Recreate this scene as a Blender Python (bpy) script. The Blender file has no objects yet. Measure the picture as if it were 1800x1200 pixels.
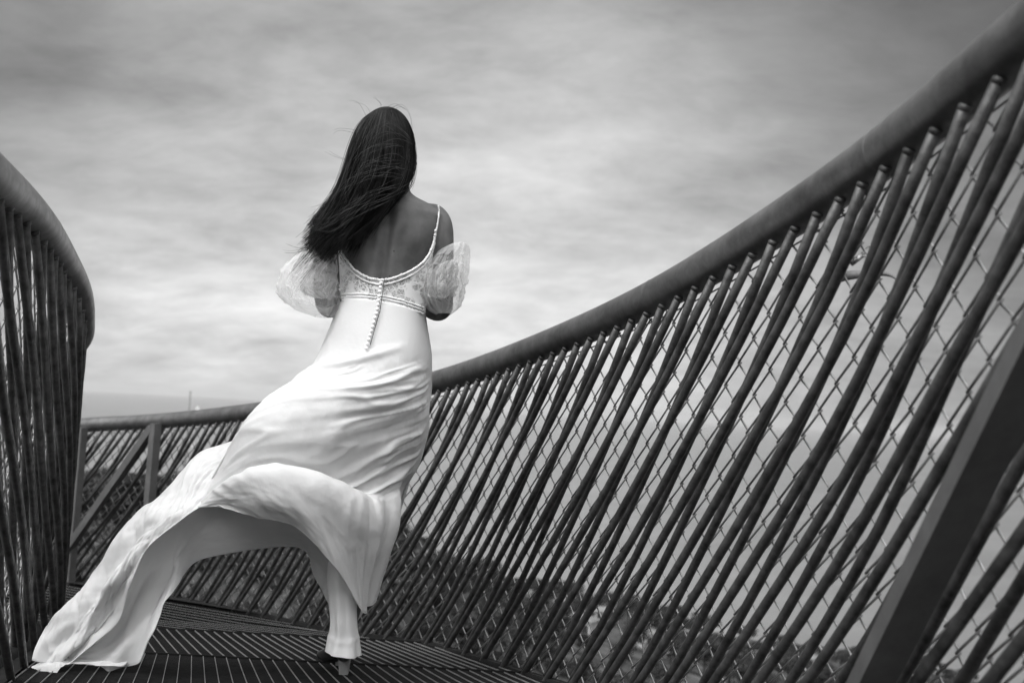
import bpy, math, random
import numpy as np
from mathutils import Vector, noise
random.seed(7); rng = np.random.default_rng(7)
sc = bpy.context.scene
col = sc.collection
rad = math.radians

# ------------------------------------------------------------------ camera frame
FPX = 1750.0
PITCH, ROLL = rad(3.94), rad(3.02)
cf = np.array([0, math.cos(PITCH), math.sin(PITCH)])
_r0 = np.array([1.0, 0, 0]); _u0 = np.array([0, -math.sin(PITCH), math.cos(PITCH)])
cr = math.cos(ROLL) * _r0 + math.sin(ROLL) * _u0
cu = -math.sin(ROLL) * _r0 + math.cos(ROLL) * _u0
def un(x, y, d):
    """world point of a photo pixel at distance d along the viewing axis (camera eye is the world origin)"""
    return d * ((x - 900) / FPX * cr - (y - 600) / FPX * cu + cf)
def unl(pts): return np.array([un(*p) for p in pts])
def smooth(e0, e1, x):
    t = np.clip((np.asarray(x, float) - e0) / (e1 - e0), 0, 1); return t * t * (3 - 2 * t)

# ------------------------------------------------------------------ materials (all greys: the photograph is black and white)
def new_mat(name):
    m = bpy.data.materials.new(name); m.use_nodes = True
    nt = m.node_tree; b = nt.nodes['Principled BSDF']
    return m, nt, b
def N(nt, t, **kw):
    n = nt.nodes.new(t)
    for k, v in kw.items(): setattr(n, k, v)
    return n
def g(v): return (v, v, v, 1)
def noise_col(nt, sock, lo, hi, scale, detail=6, rough=.6, coord='Object', p0=.35, p1=.65, stretch=None):
    tc = N(nt, 'ShaderNodeTexCoord'); nz = N(nt, 'ShaderNodeTexNoise')
    nz.inputs['Scale'].default_value = scale; nz.inputs['Detail'].default_value = detail; nz.inputs['Roughness'].default_value = rough
    if stretch:
        mp = N(nt, 'ShaderNodeMapping'); mp.inputs['Scale'].default_value = stretch
        nt.links.new(tc.outputs[coord], mp.inputs['Vector']); nt.links.new(mp.outputs[0], nz.inputs['Vector'])
    else: nt.links.new(tc.outputs[coord], nz.inputs['Vector'])
    cr_ = N(nt, 'ShaderNodeValToRGB'); cr_.color_ramp.elements[0].position = p0; cr_.color_ramp.elements[1].position = p1
    cr_.color_ramp.elements[0].color = g(lo); cr_.color_ramp.elements[1].color = g(hi)
    nt.links.new(nz.outputs['Fac'], cr_.inputs[0])
    if sock is not None: nt.links.new(cr_.outputs[0], sock)
    return nz, cr_
def bump(nt, b, height, strength, dist=.01, chain=None):
    bp = N(nt, 'ShaderNodeBump'); bp.inputs['Strength'].default_value = strength; bp.inputs['Distance'].default_value = dist
    nt.links.new(height, bp.inputs['Height'])
    if chain is not None: nt.links.new(chain.outputs[0], bp.inputs['Normal'])
    if b is not None: nt.links.new(bp.outputs[0], b.inputs['Normal'])
    return bp

def metal(name, lo, hi, rough, scale=9, metallic=.0, spec=.5, bumps=.12):
    m, nt, b = new_mat(name)
    nz, _ = noise_col(nt, b.inputs['Base Color'], lo, hi, scale, 8, .7)
    b.inputs['Roughness'].default_value = rough; b.inputs['Metallic'].default_value = metallic
    b.inputs['Specular IOR Level'].default_value = spec
    n2, r2 = noise_col(nt, b.inputs['Roughness'], rough - .05, rough + .06, scale * 3, 4)
    n3, _r = noise_col(nt, None, 0, 1, 160, 4)
    bump(nt, b, n3.outputs['Fac'], bumps, .002)
    return m
M = {}
M['rail'] = metal('rail_steel', .13, .25, .40, 11, .85, .5, .06)
M['bar'] = metal('bar_steel', .04, .125, .50, 22, .5, .4, .3)
M['wire'] = metal('wire_steel', .24, .36, .45, 30, .5)
M['post'] = metal('post_steel', .08, .12, .5, 10, .2)
M['gap_shade'] = metal('deck_gap_shade', .006, .013, .9, 12, 0, 0)  # near-black sheet under the bars, painting the shade in the grating gaps
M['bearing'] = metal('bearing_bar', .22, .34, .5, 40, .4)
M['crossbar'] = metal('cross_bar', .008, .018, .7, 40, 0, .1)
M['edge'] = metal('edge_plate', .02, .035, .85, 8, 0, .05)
M['weld'] = metal('weld', .16, .24, .5, 60, .5)

def cloth_mat(name, base, trans, weave=900, bs=.12):
    m, nt, b = new_mat(name)
    b.inputs['Base Color'].default_value = g(base); b.inputs['Roughness'].default_value = .75
    b.inputs['Specular IOR Level'].default_value = .25
    b.inputs['Sheen Weight'].default_value = .15
    tr = N(nt, 'ShaderNodeBsdfTranslucent'); tr.inputs['Color'].default_value = g(base)
    mx = N(nt, 'ShaderNodeMixShader'); mx.inputs[0].default_value = trans
    out = nt.nodes['Material Output']
    nt.links.new(b.outputs[0], mx.inputs[1]); nt.links.new(tr.outputs[0], mx.inputs[2]); nt.links.new(mx.outputs[0], out.inputs[0])
    n1, _ = noise_col(nt, None, 0, 1, 13, 5, .55)
    n2, _ = noise_col(nt, None, 0, 1, weave, 2)
    b1 = bump(nt, None, n1.outputs['Fac'], .25, .02)
    bump(nt, b, n2.outputs['Fac'], bs, .0006, b1)
    return m
M['dress'] = cloth_mat('crepe', .88, .42)
M['button'] = cloth_mat('satin_button', .82, .05, 300)
M['trim'] = cloth_mat('beaded_trim', .78, .05, 400, .6)

def lace_mat():
    m, nt, b = new_mat('lace')
    b.inputs['Base Color'].default_value = g(.82); b.inputs['Roughness'].default_value = .8
    tc = N(nt, 'ShaderNodeTexCoord')
    def vor(scale, feat):
        v = N(nt, 'ShaderNodeTexVoronoi', feature=feat); v.inputs['Scale'].default_value = scale
        nz = N(nt, 'ShaderNodeTexNoise'); nz.inputs['Scale'].default_value = 40
        ad = N(nt, 'ShaderNodeVectorMath', operation='MULTIPLY_ADD'); ad.inputs[1].default_value = (.02, .02, .02)
        nt.links.new(tc.outputs['Object'], nz.inputs['Vector']); nt.links.new(nz.outputs['Color'], ad.inputs[0]); nt.links.new(tc.outputs['Object'], ad.inputs[2])
        nt.links.new(ad.outputs[0], v.inputs['Vector']); return v
    v1 = vor(55, 'DISTANCE_TO_EDGE'); v2 = vor(210, 'DISTANCE_TO_EDGE')
    n1, r1 = noise_col(nt, None, 0, 1, 26, 3, .5, p0=.52, p1=.60)
    def th(v, lim, hi):
        r = N(nt, 'ShaderNodeMapRange'); r.inputs['From Min'].default_value = lim; r.inputs['From Max'].default_value = hi
        r.inputs['To Min'].default_value = 1; r.inputs['To Max'].default_value = 0
        nt.links.new(v.outputs['Distance'], r.inputs['Value']); return r
    a = th(v1, .05, .13); c = th(v2, .06, .2)
    mul = N(nt, 'ShaderNodeMath', operation='MULTIPLY'); mul.inputs[1].default_value = .85
    nt.links.new(c.outputs[0], mul.inputs[0])
    mx = N(nt, 'ShaderNodeMath', operation='MAXIMUM'); nt.links.new(a.outputs[0], mx.inputs[0]); nt.links.new(mul.outputs[0], mx.inputs[1])
    mx2 = N(nt, 'ShaderNodeMath', operation='MAXIMUM'); nt.links.new(mx.outputs[0], mx2.inputs[0]); nt.links.new(r1.outputs[0], mx2.inputs[1])
    mr = N(nt, 'ShaderNodeMapRange'); mr.inputs['To Min'].default_value = .42; mr.inputs['To Max'].default_value = 1.0
    nt.links.new(mx2.outputs[0], mr.inputs['Value'])
    nt.links.new(mr.outputs[0], b.inputs['Alpha'])
    bump(nt, b, mx2.outputs[0], .8, .003)
    return m
M['lace'] = lace_mat()

def tulle_mat(name, lo, hi):
    m, nt, b = new_mat(name)
    b.inputs['Base Color'].default_value = g(.85); b.inputs['Roughness'].default_value = .8; b.inputs['Specular IOR Level'].default_value = .1
    tr = N(nt, 'ShaderNodeBsdfTranslucent'); tr.inputs['Color'].default_value = g(.85)
    mx = N(nt, 'ShaderNodeMixShader'); mx.inputs[0].default_value = .5
    tp = N(nt, 'ShaderNodeBsdfTransparent')
    lw = N(nt, 'ShaderNodeLayerWeight'); lw.inputs['Blend'].default_value = .45
    mr = N(nt, 'ShaderNodeMapRange'); mr.inputs['To Min'].default_value = lo; mr.inputs['To Max'].default_value = hi
    nt.links.new(lw.outputs['Facing'], mr.inputs['Value'])
    mz = N(nt, 'ShaderNodeMixShader')
    nt.links.new(b.outputs[0], mx.inputs[1]); nt.links.new(tr.outputs[0], mx.inputs[2])
    nt.links.new(mr.outputs[0], mz.inputs[0]); nt.links.new(tp.outputs[0], mz.inputs[1]); nt.links.new(mx.outputs[0], mz.inputs[2])
    nt.links.new(mz.outputs[0], nt.nodes['Material Output'].inputs[0])
    return m
M['tulle'] = tulle_mat('tulle', .22, .62); M['tulle2'] = tulle_mat('tulle_gathered', .42, .85)

def skin_mat():
    m, nt, b = new_mat('skin')
    nz, r = noise_col(nt, None, .075, .14, 11, 5, .6)
    v = N(nt, 'ShaderNodeTexVoronoi'); v.inputs['Scale'].default_value = 15
    tc = N(nt, 'ShaderNodeTexCoord'); nt.links.new(tc.outputs['Object'], v.inputs['Vector'])
    mr = N(nt, 'ShaderNodeMapRange'); mr.inputs['From Min'].default_value = .035; mr.inputs['From Max'].default_value = .055
    mr.inputs['To Min'].default_value = .25; mr.inputs['To Max'].default_value = 1
    nt.links.new(v.outputs['Distance'], mr.inputs['Value'])
    mc = N(nt, 'ShaderNodeMix', data_type='RGBA', blend_type='MULTIPLY'); mc.inputs['Factor'].default_value = 1
    nt.links.new(r.outputs[0], mc.inputs['A']); nt.links.new(mr.outputs[0], mc.inputs['B'])
    nt.links.new(mc.outputs['Result'], b.inputs['Base Color'])
    b.inputs['Roughness'].default_value = .5; b.inputs['Specular IOR Level'].default_value = .35
    b.inputs['Subsurface Weight'].default_value = .08; b.inputs['Subsurface Radius'].default_value = (.01, .01, .01)
    n2, _ = noise_col(nt, None, 0, 1, 420, 3); bump(nt, b, n2.outputs['Fac'], .12, .001)
    return m
M['skin'] = skin_mat()
def flat(name, v, rough=.6, spec=.4):
    m, nt, b = new_mat(name); noise_col(nt, b.inputs['Base Color'], v * .8, v * 1.2, 20, 4)
    b.inputs['Roughness'].default_value = rough; b.inputs['Specular IOR Level'].default_value = spec; return m
def hair_mat(name, lo, hi):
    m, nt, b = new_mat(name)
    noise_col(nt, b.inputs['Base Color'], lo, hi, 60, 3, stretch=(1, 1, .15))
    b.inputs['Roughness'].default_value = .5; b.inputs['Specular IOR Level'].default_value = .12
    return m
M['hair'] = hair_mat('dark_hair', .004, .014)
M['hair2'] = hair_mat('loose_lit_hair', .035, .085)
M['shoe'] = flat('shoe_leather', .035, .35)
M['heel'] = flat('shoe_heel', .26, .5)
M['zip'] = flat('zip_dark', .05, .5)
M['ribbon'] = flat('plastic_ribbon', .18, .6)
M['clip'] = metal('clip_steel', .35, .55, .3, 30, .8)
M['sail'] = flat('sailcloth', .85, .8)
M['hull'] = flat('boat_hull', .6, .5)
M['pole'] = flat('pole_paint', .10, .5)
def leaf_mat(name, lo, hi):
    m, nt, b = new_mat(name)
    noise_col(nt, b.inputs['Base Color'], lo, hi, .9, 4)
    b.inputs['Roughness'].default_value = .7; b.inputs['Specular IOR Level'].default_value = .2
    return m
M['leaf'] = leaf_mat('leaves', .018, .05); M['leaf2'] = leaf_mat('scrub_leaves', .04, .10)
M['bark'] = flat('bark', .06, .9)
M['wall'] = flat('house_wall', .34, .85); M['wall2'] = flat('house_wall_grey', .2, .85)
M['roof'] = flat('roof_tiles', .16, .8); M['glass'] = flat('window_dark', .03, .2)
def hill_mat():
    m, nt, b = new_mat('hillside_scrub')
    n1, r1 = noise_col(nt, None, .03, .14, .25, 8, .68, p0=.38, p1=.66)
    n2, r2 = noise_col(nt, None, .35, 1, 1.6, 5, .6, p0=.3, p1=.6)
    mc = N(nt, 'ShaderNodeMix', data_type='RGBA', blend_type='MULTIPLY'); mc.inputs['Factor'].default_value = .8
    nt.links.new(r1.outputs[0], mc.inputs['A']); nt.links.new(r2.outputs[0], mc.inputs['B']); nt.links.new(mc.outputs['Result'], b.inputs['Base Color'])
    b.inputs['Roughness'].default_value = .95; b.inputs['Specular IOR Level'].default_value = .1
    bump(nt, b, n2.outputs['Fac'], .6, .4)
    return m
M['hill'] = hill_mat()
def sea_mat():
    m, nt, b = new_mat('sea_water')
    b.inputs['Roughness'].default_value = .35; b.inputs['IOR'].default_value = 1.33
    noise_col(nt, b.inputs['Base Color'], 000.13, .17, .004, 4, .6, stretch=(1, 3, 1))
    n2, _ = noise_col(nt, None, 0, 1, .25, 6, .6)
    bump(nt, b, n2.outputs['Fac'], .35, 1.0)
    return m
M['sea'] = sea_mat()

# ------------------------------------------------------------------ mesh helpers
class MB:
    def __init__(s): s.v = []; s.f = []; s.m = []; s.n = 0
    def add(s, v, f, mi=0):
        v = np.asarray(v, float).reshape(-1, 3); s.v.append(v)
        s.f.extend([tuple(int(i) + s.n for i in q) for q in f]); s.m.extend([mi] * len(f)); s.n += len(v)
    def tube(s, P, r, seg=8, cap=True, mi=0, up=None):
        P = np.asarray(P, float); keep = np.concatenate([[True], np.linalg.norm(np.diff(P, axis=0), axis=1) > 1e-7])
        if not keep.all(): P = P[keep]; r = r if np.isscalar(r) else np.asarray(r, float)[keep]
        n = len(P)
        if n < 2: return
        r = np.full(n, r) if np.isscalar(r) else np.asarray(r, float)
        T = np.gradient(P, axis=0) if n > 2 else np.repeat((P[1:] - P[:1]), n, 0)
        T /= np.linalg.norm(T, axis=1)[:, None] + 1e-12
        a = np.array([0, 0, 1.0]) if abs(T[0, 2]) < .9 else np.array([1.0, 0, 0])
        if up is not None: a = np.asarray(up, float)
        V = []; th = np.linspace(0, 2 * np.pi, seg, endpoint=False)
        nrm = np.cross(T[0], a); nrm /= np.linalg.norm(nrm)
        for i in range(n):
            nrm = nrm - T[i] * (nrm @ T[i]); nrm /= np.linalg.norm(nrm); b = np.cross(T[i], nrm)
            V.append(P[i] + r[i] * (np.cos(th)[:, None] * nrm + np.sin(th)[:, None] * b))
        V = np.concatenate(V)
        F = [(i * seg + j, i * seg + (j + 1) % seg, (i + 1) * seg + (j + 1) % seg, (i + 1) * seg + j) for i in range(n - 1) for j in range(seg)]
        if cap: F += [tuple(range(seg))[::-1], tuple((n - 1) * seg + j for j in range(seg))]
        s.add(V, F, mi)
    def bar(s, a, b, wx, wy, side, mi=0):
        """rectangular bar from a to b; wx along 'side', wy across"""
        a = np.asarray(a, float); b = np.asarray(b, float); t = (b - a) / np.linalg.norm(b - a)
        sd = np.asarray(side, float); sd = sd - t * (sd @ t); sd /= np.linalg.norm(sd); o = np.cross(t, sd)
        V = []
        for p in (a, b):
            for i, j in ((-1, -1), (1, -1), (1, 1), (-1, 1)): V.append(p + sd * wx / 2 * i + o * wy / 2 * j)
        s.add(V, [(3, 2, 1, 0), (4, 5, 6, 7), (0, 1, 5, 4), (1, 2, 6, 5), (2, 3, 7, 6), (3, 0, 4, 7)], mi)
    def grid(s, G, closed=False, mi=0):
        n, m = G.shape[:2]; F = []
        mm = m if closed else m - 1
        for i in range(n - 1):
            for j in range(mm): F.append((i * m + j, i * m + (j + 1) % m, (i + 1) * m + (j + 1) % m, (i + 1) * m + j))
        s.add(G.reshape(-1, 3), F, mi)
    def ball(s, c, r, nu=10, nv=7, mi=0):
        r = np.array([r, r, r]) if np.isscalar(r) else np.asarray(r)
        V = [np.array([0, 0, 1.0])]; F = []
        for i in range(1, nv):
            p = math.pi * i / nv
            for j in range(nu): q = 2 * math.pi * j / nu; V.append(np.array([math.sin(p) * math.cos(q), math.sin(p) * math.sin(q), math.cos(p)]))
        V.append(np.array([0, 0, -1.0])); L = len(V) - 1
        for j in range(nu): F.append((0, 1 + j, 1 + (j + 1) % nu))
        for i in range(nv - 2):
            for j in range(nu): a = 1 + i * nu; F.append((a + j, a + nu + j, a + nu + (j + 1) % nu, a + (j + 1) % nu))
        for j in range(nu): a = 1 + (nv - 2) * nu; F.append((a + j, L, a + (j + 1) % nu))
        s.add(np.array(V) * r + np.asarray(c), F, mi)
    def build(s, name, mats, parent=None, sm=True, loc=None):
        me = bpy.data.meshes.new(name); V = np.concatenate(s.v)
        if loc is not None: V = V - np.asarray(loc)
        me.from_pydata(V.tolist(), [], s.f); me.validate()
        if not isinstance(mats, (list, tuple)): mats = [mats]
        for m in mats: me.materials.append(m)
        if len(mats) > 1 and len(me.polygons) == len(s.m): me.polygons.foreach_set('material_index', s.m)
        if sm: me.polygons.foreach_set('use_smooth', [True] * len(me.polygons))
        me.update()
        o = bpy.data.objects.new(name, me); col.objects.link(o)
        if loc is not None: o.location = loc
        if parent is not None: o.parent = parent; 
        return o
def tag(o, label=None, cat=None, group=None, kind=None):
    if label: o['label'] = label
    if cat: o['category'] = cat
    if group: o['group'] = group
    if kind: o['kind'] = kind
    return o
def empty(name, loc=(0, 0, 0)):
    o = bpy.data.objects.new(name, None); o.location = loc; o.empty_display_size = .1; col.objects.link(o); return o
def child(o, parent):
    o.parent = parent; o.matrix_parent_inverse = __import__('mathutils').Matrix.Translation(-Vector(parent.location)); return o

def spline(P, m, axis=0):
    """natural cubic spline through P (uniform parameter) sampled at m points"""
    P = np.moveaxis(np.asarray(P, float), axis, 0); n = len(P)
    if n == 2: t = np.linspace(0, 1, m).reshape(-1, *[1] * (P.ndim - 1)); R = P[0] * (1 - t) + P[1] * t; return np.moveaxis(R, 0, axis)
    A = np.zeros((n, n)); Bm = np.zeros((n,) + P.shape[1:])
    A[0, 0] = 2; A[0, 1] = 1; Bm[0] = 3 * (P[1] - P[0]); A[-1, -1] = 2; A[-1, -2] = 1; Bm[-1] = 3 * (P[-1] - P[-2])
    for i in range(1, n - 1): A[i, i - 1] = 1; A[i, i] = 4; A[i, i + 1] = 1; Bm[i] = 3 * (P[i + 1] - P[i - 1])
    D = np.linalg.solve(A, Bm.reshape(n, -1)).reshape(Bm.shape)
    t = np.linspace(0, n - 1, m); i = np.minimum(t.astype(int), n - 2); u = (t - i).reshape(-1, *[1] * (P.ndim - 1))
    R = P[i] * (1 + 2 * u) * (1 - u) ** 2 + D[i] * u * (1 - u) ** 2 + P[i + 1] * u * u * (3 - 2 * u) + D[i + 1] * u * u * (u - 1)
    return np.moveaxis(R, 0, axis)
def normals(G):
    a = np.gradient(G, axis=0); b = np.gradient(G, axis=1); n = np.cross(a, b); return n / (np.linalg.norm(n, axis=2)[..., None] + 1e-9)
def fbm2(U, V, seed=0.0, octv=3):
    o = np.zeros(U.shape)
    for idx in np.ndindex(U.shape): o[idx] = noise.fractal(Vector((U[idx], V[idx], seed)), 1.0, 2.0, octv)
    return o

# ------------------------------------------------------------------ walkway: two railings and the deck between them
RAILR = .0505
class Fence:
    def __init__(s, pts):
        C = spline(np.array(pts), 1200); d = np.concatenate([[0], np.cumsum(np.linalg.norm(np.diff(C[:, :2], axis=0), axis=1))])
        s.L = d[-1]; s.S = np.linspace(0, s.L, 1600)
        s.C = np.stack([np.interp(s.S, d, C[:, k]) for k in range(3)], 1)
    def at(s, q, z=0.0, off=0.0, sgn=1):
        q = np.clip(q, 0, s.L); p = np.stack([np.interp(q, s.S, s.C[:, k]) for k in range(3)], -1)
        e = .03; a = np.stack([np.interp(np.clip(q + e, 0, s.L), s.S, s.C[:, k]) for k in range(2)], -1) - np.stack([np.interp(np.clip(q - e, 0, s.L), s.S, s.C[:, k]) for k in range(2)], -1)
        a = a / np.linalg.norm(a, axis=-1, keepdims=True)
        p = np.array(p, float); p[..., 0] += -a[..., 1] * off * sgn; p[..., 1] += a[..., 0] * off * sgn; p[..., 2] += z
        return p
    def s_of_y(s, y): return float(np.interp(y, s.C[:, 1], s.S))
_k = .93
ERAIL = [(.87, -1.2, 1.06), (.875, 0, .86), (.845, .9, .73)] + [un(x, y, d * _k) for x, y, d in ((1700, 152, 1.80), (1471, 326, 2.28), (1220, 484, 2.89), (1000, 590, 3.635), (780, 668, 4.61),
         (640, 698, 5.16), (575, 706, 5.5), (431, 725, 6.25), (304, 738, 6.85), (225, 743, 7.2), (150, 747, 7.45))] + [(-3.65, 7.4, -.34), (-4.6, 7.95, -.40)]
RR = Fence([np.array(p, float) for p in ERAIL])
LRAIL = [(-.72, -1.2, 1.10), (-.80, 0, .90), un(-240, 40, 1.55), un(-35, 295, 2.05), un(24, 347, 2.4), un(73, 402, 2.75), un(110, 460, 3.2), un(136, 516, 3.52), un(142, 563, 3.8), un(139, 594, 4.1), un(124, 620, 4.5), un(92, 642, 5.0), (-3.1, 5.6, .02), (-3.9, 6.0, -.05)]
LL = Fence([np.array(p, float) for p in LRAIL])
H = 1.21
def zdeck(y): return np.interp(y, [-1.2, 3.55, 4.31, 4.75, 5.06, 5.75, 6.3, 7.9], [-.236, -.910, -1.0, -1.08, -1.128, -1.21, -1.267, -1.42])
def xr(y): return np.interp(y, RR.C[:, 1], RR.C[:, 0])
def xl(y):
    return np.where(y < 5.9, np.interp(y, LL.C[:, 1], LL.C[:, 0]), -3.8 - (y - 5.9) * 1.2)

rail_root = empty('railing', tuple(RR.at(RR.s_of_y(2.0), -H)))
tag(rail_root, 'long steel railing with slanted bars sweeping from the right foreground behind the woman', 'railing')
left_root = empty('railing', tuple(LL.at(LL.s_of_y(2.0), -H)))
tag(left_root, 'short dark railing curving out of sight in the left foreground beside the dress train', 'railing')

def build_railing(F, root, sgn, s0, s1, slots, posts, mesh_rng, maxparts):
    # handrail tube with weld seams
    mb = MB(); q = np.linspace(0, F.L, 420); mb.tube(F.at(q), RAILR, 36)
    hr = child(mb.build('handrail', M['rail']), root)
    for sw in np.arange(s0 - .2, s1 - .4, 1.05):
        mb = MB(); sw += .2 * math.sin(sw * 7)
        qq = np.linspace(sw - .0016, sw + .0016, 3); mb.tube(F.at(qq), [RAILR, RAILR + .0007, RAILR], 36, cap=False)
        w_ = mb.build('weld_seam', M['weld']); w_.parent = hr
    # balusters: alternately steep (behind) and shallow (in front)
    k = 0; spill = MB(); spillc = MB(); R = .0114
    for i, sq in enumerate(slots):
        shallow = i % 2 == 0
        sl = 1.15 if shallow else 1.06; o0 = .016; o1 = .012 if shallow else -.095
        t = np.linspace(0, 1, 14); zb = -1.30; zt = -.05
        z = zt + (zb - zt) * t; q = sq + sl * (zt - z)
        if q[-1] > F.L - .02: continue
        jit = .004 * math.sin(i * 2.3)
        P = F.at(q + jit * t, z, o0 + (o1 - o0) * t, sgn)
        # a short bent neck under the handrail
        bend = np.exp(-(t / .10) ** 2) * .012
        P = P + np.array([0, 0, 1.0]) * 0
        Pn = F.at(q + jit * t + bend, z, o0 + (o1 - o0) * t, sgn)
        cp = Pn[0] + (Pn[0] - Pn[1]) / np.linalg.norm(Pn[0] - Pn[1]) * np.linspace(0, .012, 4)[:, None]
        if k < maxparts:
            b = MB(); b.tube(Pn, R, 12); b = child(b.build('baluster', M['bar']), root)
            c = MB(); c.tube(cp, [.0114, .0128, .0128, .0108], 12); c = c.build('collar', M['bar']); c.parent = b
        else:
            spill.tube(Pn, R, 8); spill.tube(cp, [.0114, .0128, .0128, .0108], 8)
        k += 1
    if spill.n: o = child(spill.build('baluster_row', M['bar']), root); o['kind'] = 'stuff'
    # posts and braces
    for sp in posts:
        b = MB(); a = F.at(sp, -.02, .07, sgn); e = F.at(sp, -1.28, .075, sgn)
        side = F.at(sp + .05, 0, .075, sgn) - F.at(sp - .05, 0, .075, sgn); b.bar(a, e, .06, .05, side)
        child(b.build('post', M['post'], sm=False), root)
        b = MB(); a = F.at(sp + .03, -.05, .078, sgn); e = F.at(sp + .03 + (.86 if sp < 3 else 1.0) * H, -H - .02, .078, sgn)
        b.bar(a, e, .030 if sp < 3 else .05, .068 if sp < 3 else .04, np.cross(e - a, F.at(sp + .5, 0, 1, sgn) - F.at(sp + .5, 0, 0, sgn)))
        child(b.build('brace', M['post'], sm=False), root)
    # chain-link mesh: every wire a flattened zigzag spiral
    mb = MB(); hq, hz = .048, .045; a0, a1 = mesh_rng; nw = int((a1 - a0) / hq); nz = int(1.27 / hz)
    wob = rng.normal(0, .0013, (nw + 2, nz + 2, 2))
    for _ in range(70):
        i_, j_ = rng.integers(0, nw), rng.integers(2, nz - 2); wob[i_, j_] += rng.normal(0, .007, 2)
    for w in range(nw):
        pts = []
        for j in range(nz + 1):
            rt = (w + j) % 2; c_ = w + rt; q = a0 + c_ * hq + wob[c_, j, 0]; z = -.05 - j * hz + wob[c_, j, 1]; e = .0022 if rt else -.0022
            f_ = .003 if rt else -.003
            pts += [(q + e, z + .002, f_), (q + e, z - .002, -f_)]
        A = np.array(pts); mb.tube(F.at(A[:, 0] - .42 * (A[:, 1] + .05), A[:, 1], A[:, 2] - .022 + .10 * (A[:, 1] + .05), sgn), .0029, 5, cap=False)
    # bottom and top selvedge wires
    q = np.linspace(a0, a1, 240)
    mb.tube(F.at(q, -.062, -.019, sgn), .0022, 5)
    child(mb.build('wire_mesh', M['wire']), root)

sA = RR.s_of_y(1.2)
slotsR = np.arange(sA - .9, RR.L, .0875)
# keep the bars any part of which can come into the frame
build_railing(RR, rail_root, 1, sA, RR.L, slotsR, [RR.s_of_y(.90), RR.s_of_y(6.45), RR.s_of_y(6.93)], (sA - 1.2, RR.L - .6), 100)
sB = LL.s_of_y(1.0)
build_railing(LL, left_root, -1, sB, LL.L, np.arange(sB - .9, LL.L - .3, .113), [], (sB - 1.0, LL.L - .6), 70)

# deck: facetted grating panels between the railings
seams = [-1.2, 1.6, 3.55, 4.31, 7.4]
head = [-.29, -.305, -.45, -1.15]
deck = MB()
yy = np.linspace(-1.2, 7.4, 90)
zf = zdeck
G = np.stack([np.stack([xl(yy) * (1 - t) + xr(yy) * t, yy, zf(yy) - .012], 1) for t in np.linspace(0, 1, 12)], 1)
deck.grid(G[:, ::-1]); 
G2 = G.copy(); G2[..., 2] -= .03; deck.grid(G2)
deck_o = deck.build('deck', M['gap_shade']); tag(deck_o, kind='structure')
bb = MB(); cb = MB(); pitch = .0405
for k in range(4):
    y0, y1 = seams[k], seams[k + 1]; hd_ = head[k]
    xs0 = xr(3.8); anchor = -1.1 if k < 2 else -1.1
    # bearing bars start on a common lattice at the near seam of each panel
    for j in range(-160, 200):
        xa = -1.02 + j * (pitch if k < 3 else .115)
        yref = 3.55 if k <= 2 else y0
        t = np.linspace(y0 + .002, y1 - .002, 60); x = xa + hd_ * (t - yref)
        ok = (x > xl(t) + .012) & (x < xr(t) - .012 - .02 - .2 * smooth(5.4, 6.6, t))
        if ok.sum() < 2: continue
        tt = t[ok]; xx = x[ok]
        P = np.stack([xx, tt, zf(tt) - (.004 if k < 3 else .0112)], 1)
        [bb.bar(P[i_], P[min(i_ + 15, len(P) - 1)], .0019 if k < 3 else .003, .006 if k < 3 else .0016, (1, 0, 0)) for i_ in range(0, len(P) - 1, 15)]
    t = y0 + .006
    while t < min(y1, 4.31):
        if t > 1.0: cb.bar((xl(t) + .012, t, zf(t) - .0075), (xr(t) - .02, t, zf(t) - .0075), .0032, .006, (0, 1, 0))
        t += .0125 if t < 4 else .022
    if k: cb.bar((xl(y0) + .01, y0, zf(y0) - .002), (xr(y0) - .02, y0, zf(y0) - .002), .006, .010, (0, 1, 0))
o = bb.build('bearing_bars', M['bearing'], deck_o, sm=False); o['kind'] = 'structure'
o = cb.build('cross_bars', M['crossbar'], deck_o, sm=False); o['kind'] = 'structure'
eb = MB()
ye = np.linspace(-1.2, 7.4, 120)
# right kerb strip and the widening edge plate further on, left edge plate under the bars
eb.grid(np.stack([np.stack([xr(ye) - .022, ye, zf(ye) + .006], 1), np.stack([xr(ye) + .012, ye, zf(ye) + .006], 1), np.stack([xr(ye) + .012, ye, zf(ye) - .10], 1)], 1)[:, ::-1])
eb.grid(np.stack([np.stack([xr(ye) - .022, ye, zf(ye) - .03], 1), np.stack([xr(ye) - .022, ye, zf(ye) + .006], 1)], 1)[:, ::-1])
w = .021 + .2 * smooth(5.4, 6.6, ye)
eb.grid(np.stack([np.stack([xr(ye) - w, ye, zf(ye) + .003], 1), np.stack([xr(ye) - .02, ye, zf(ye) + .003], 1)], 1)[:, ::-1])
eb.grid(np.stack([np.stack([xl(ye) - .16, ye, zf(ye) - .02], 1), np.stack([xl(ye) + .012, ye, zf(ye) + .002], 1)], 1)[:, ::-1])
eb.tube(np.stack([xl(ye[:90]) - .10, ye[:90], zf(ye[:90]) - .035], 1), .05, 16)
o = eb.build('edge_plate', M['edge'], deck_o); o['kind'] = 'structure'

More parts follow.
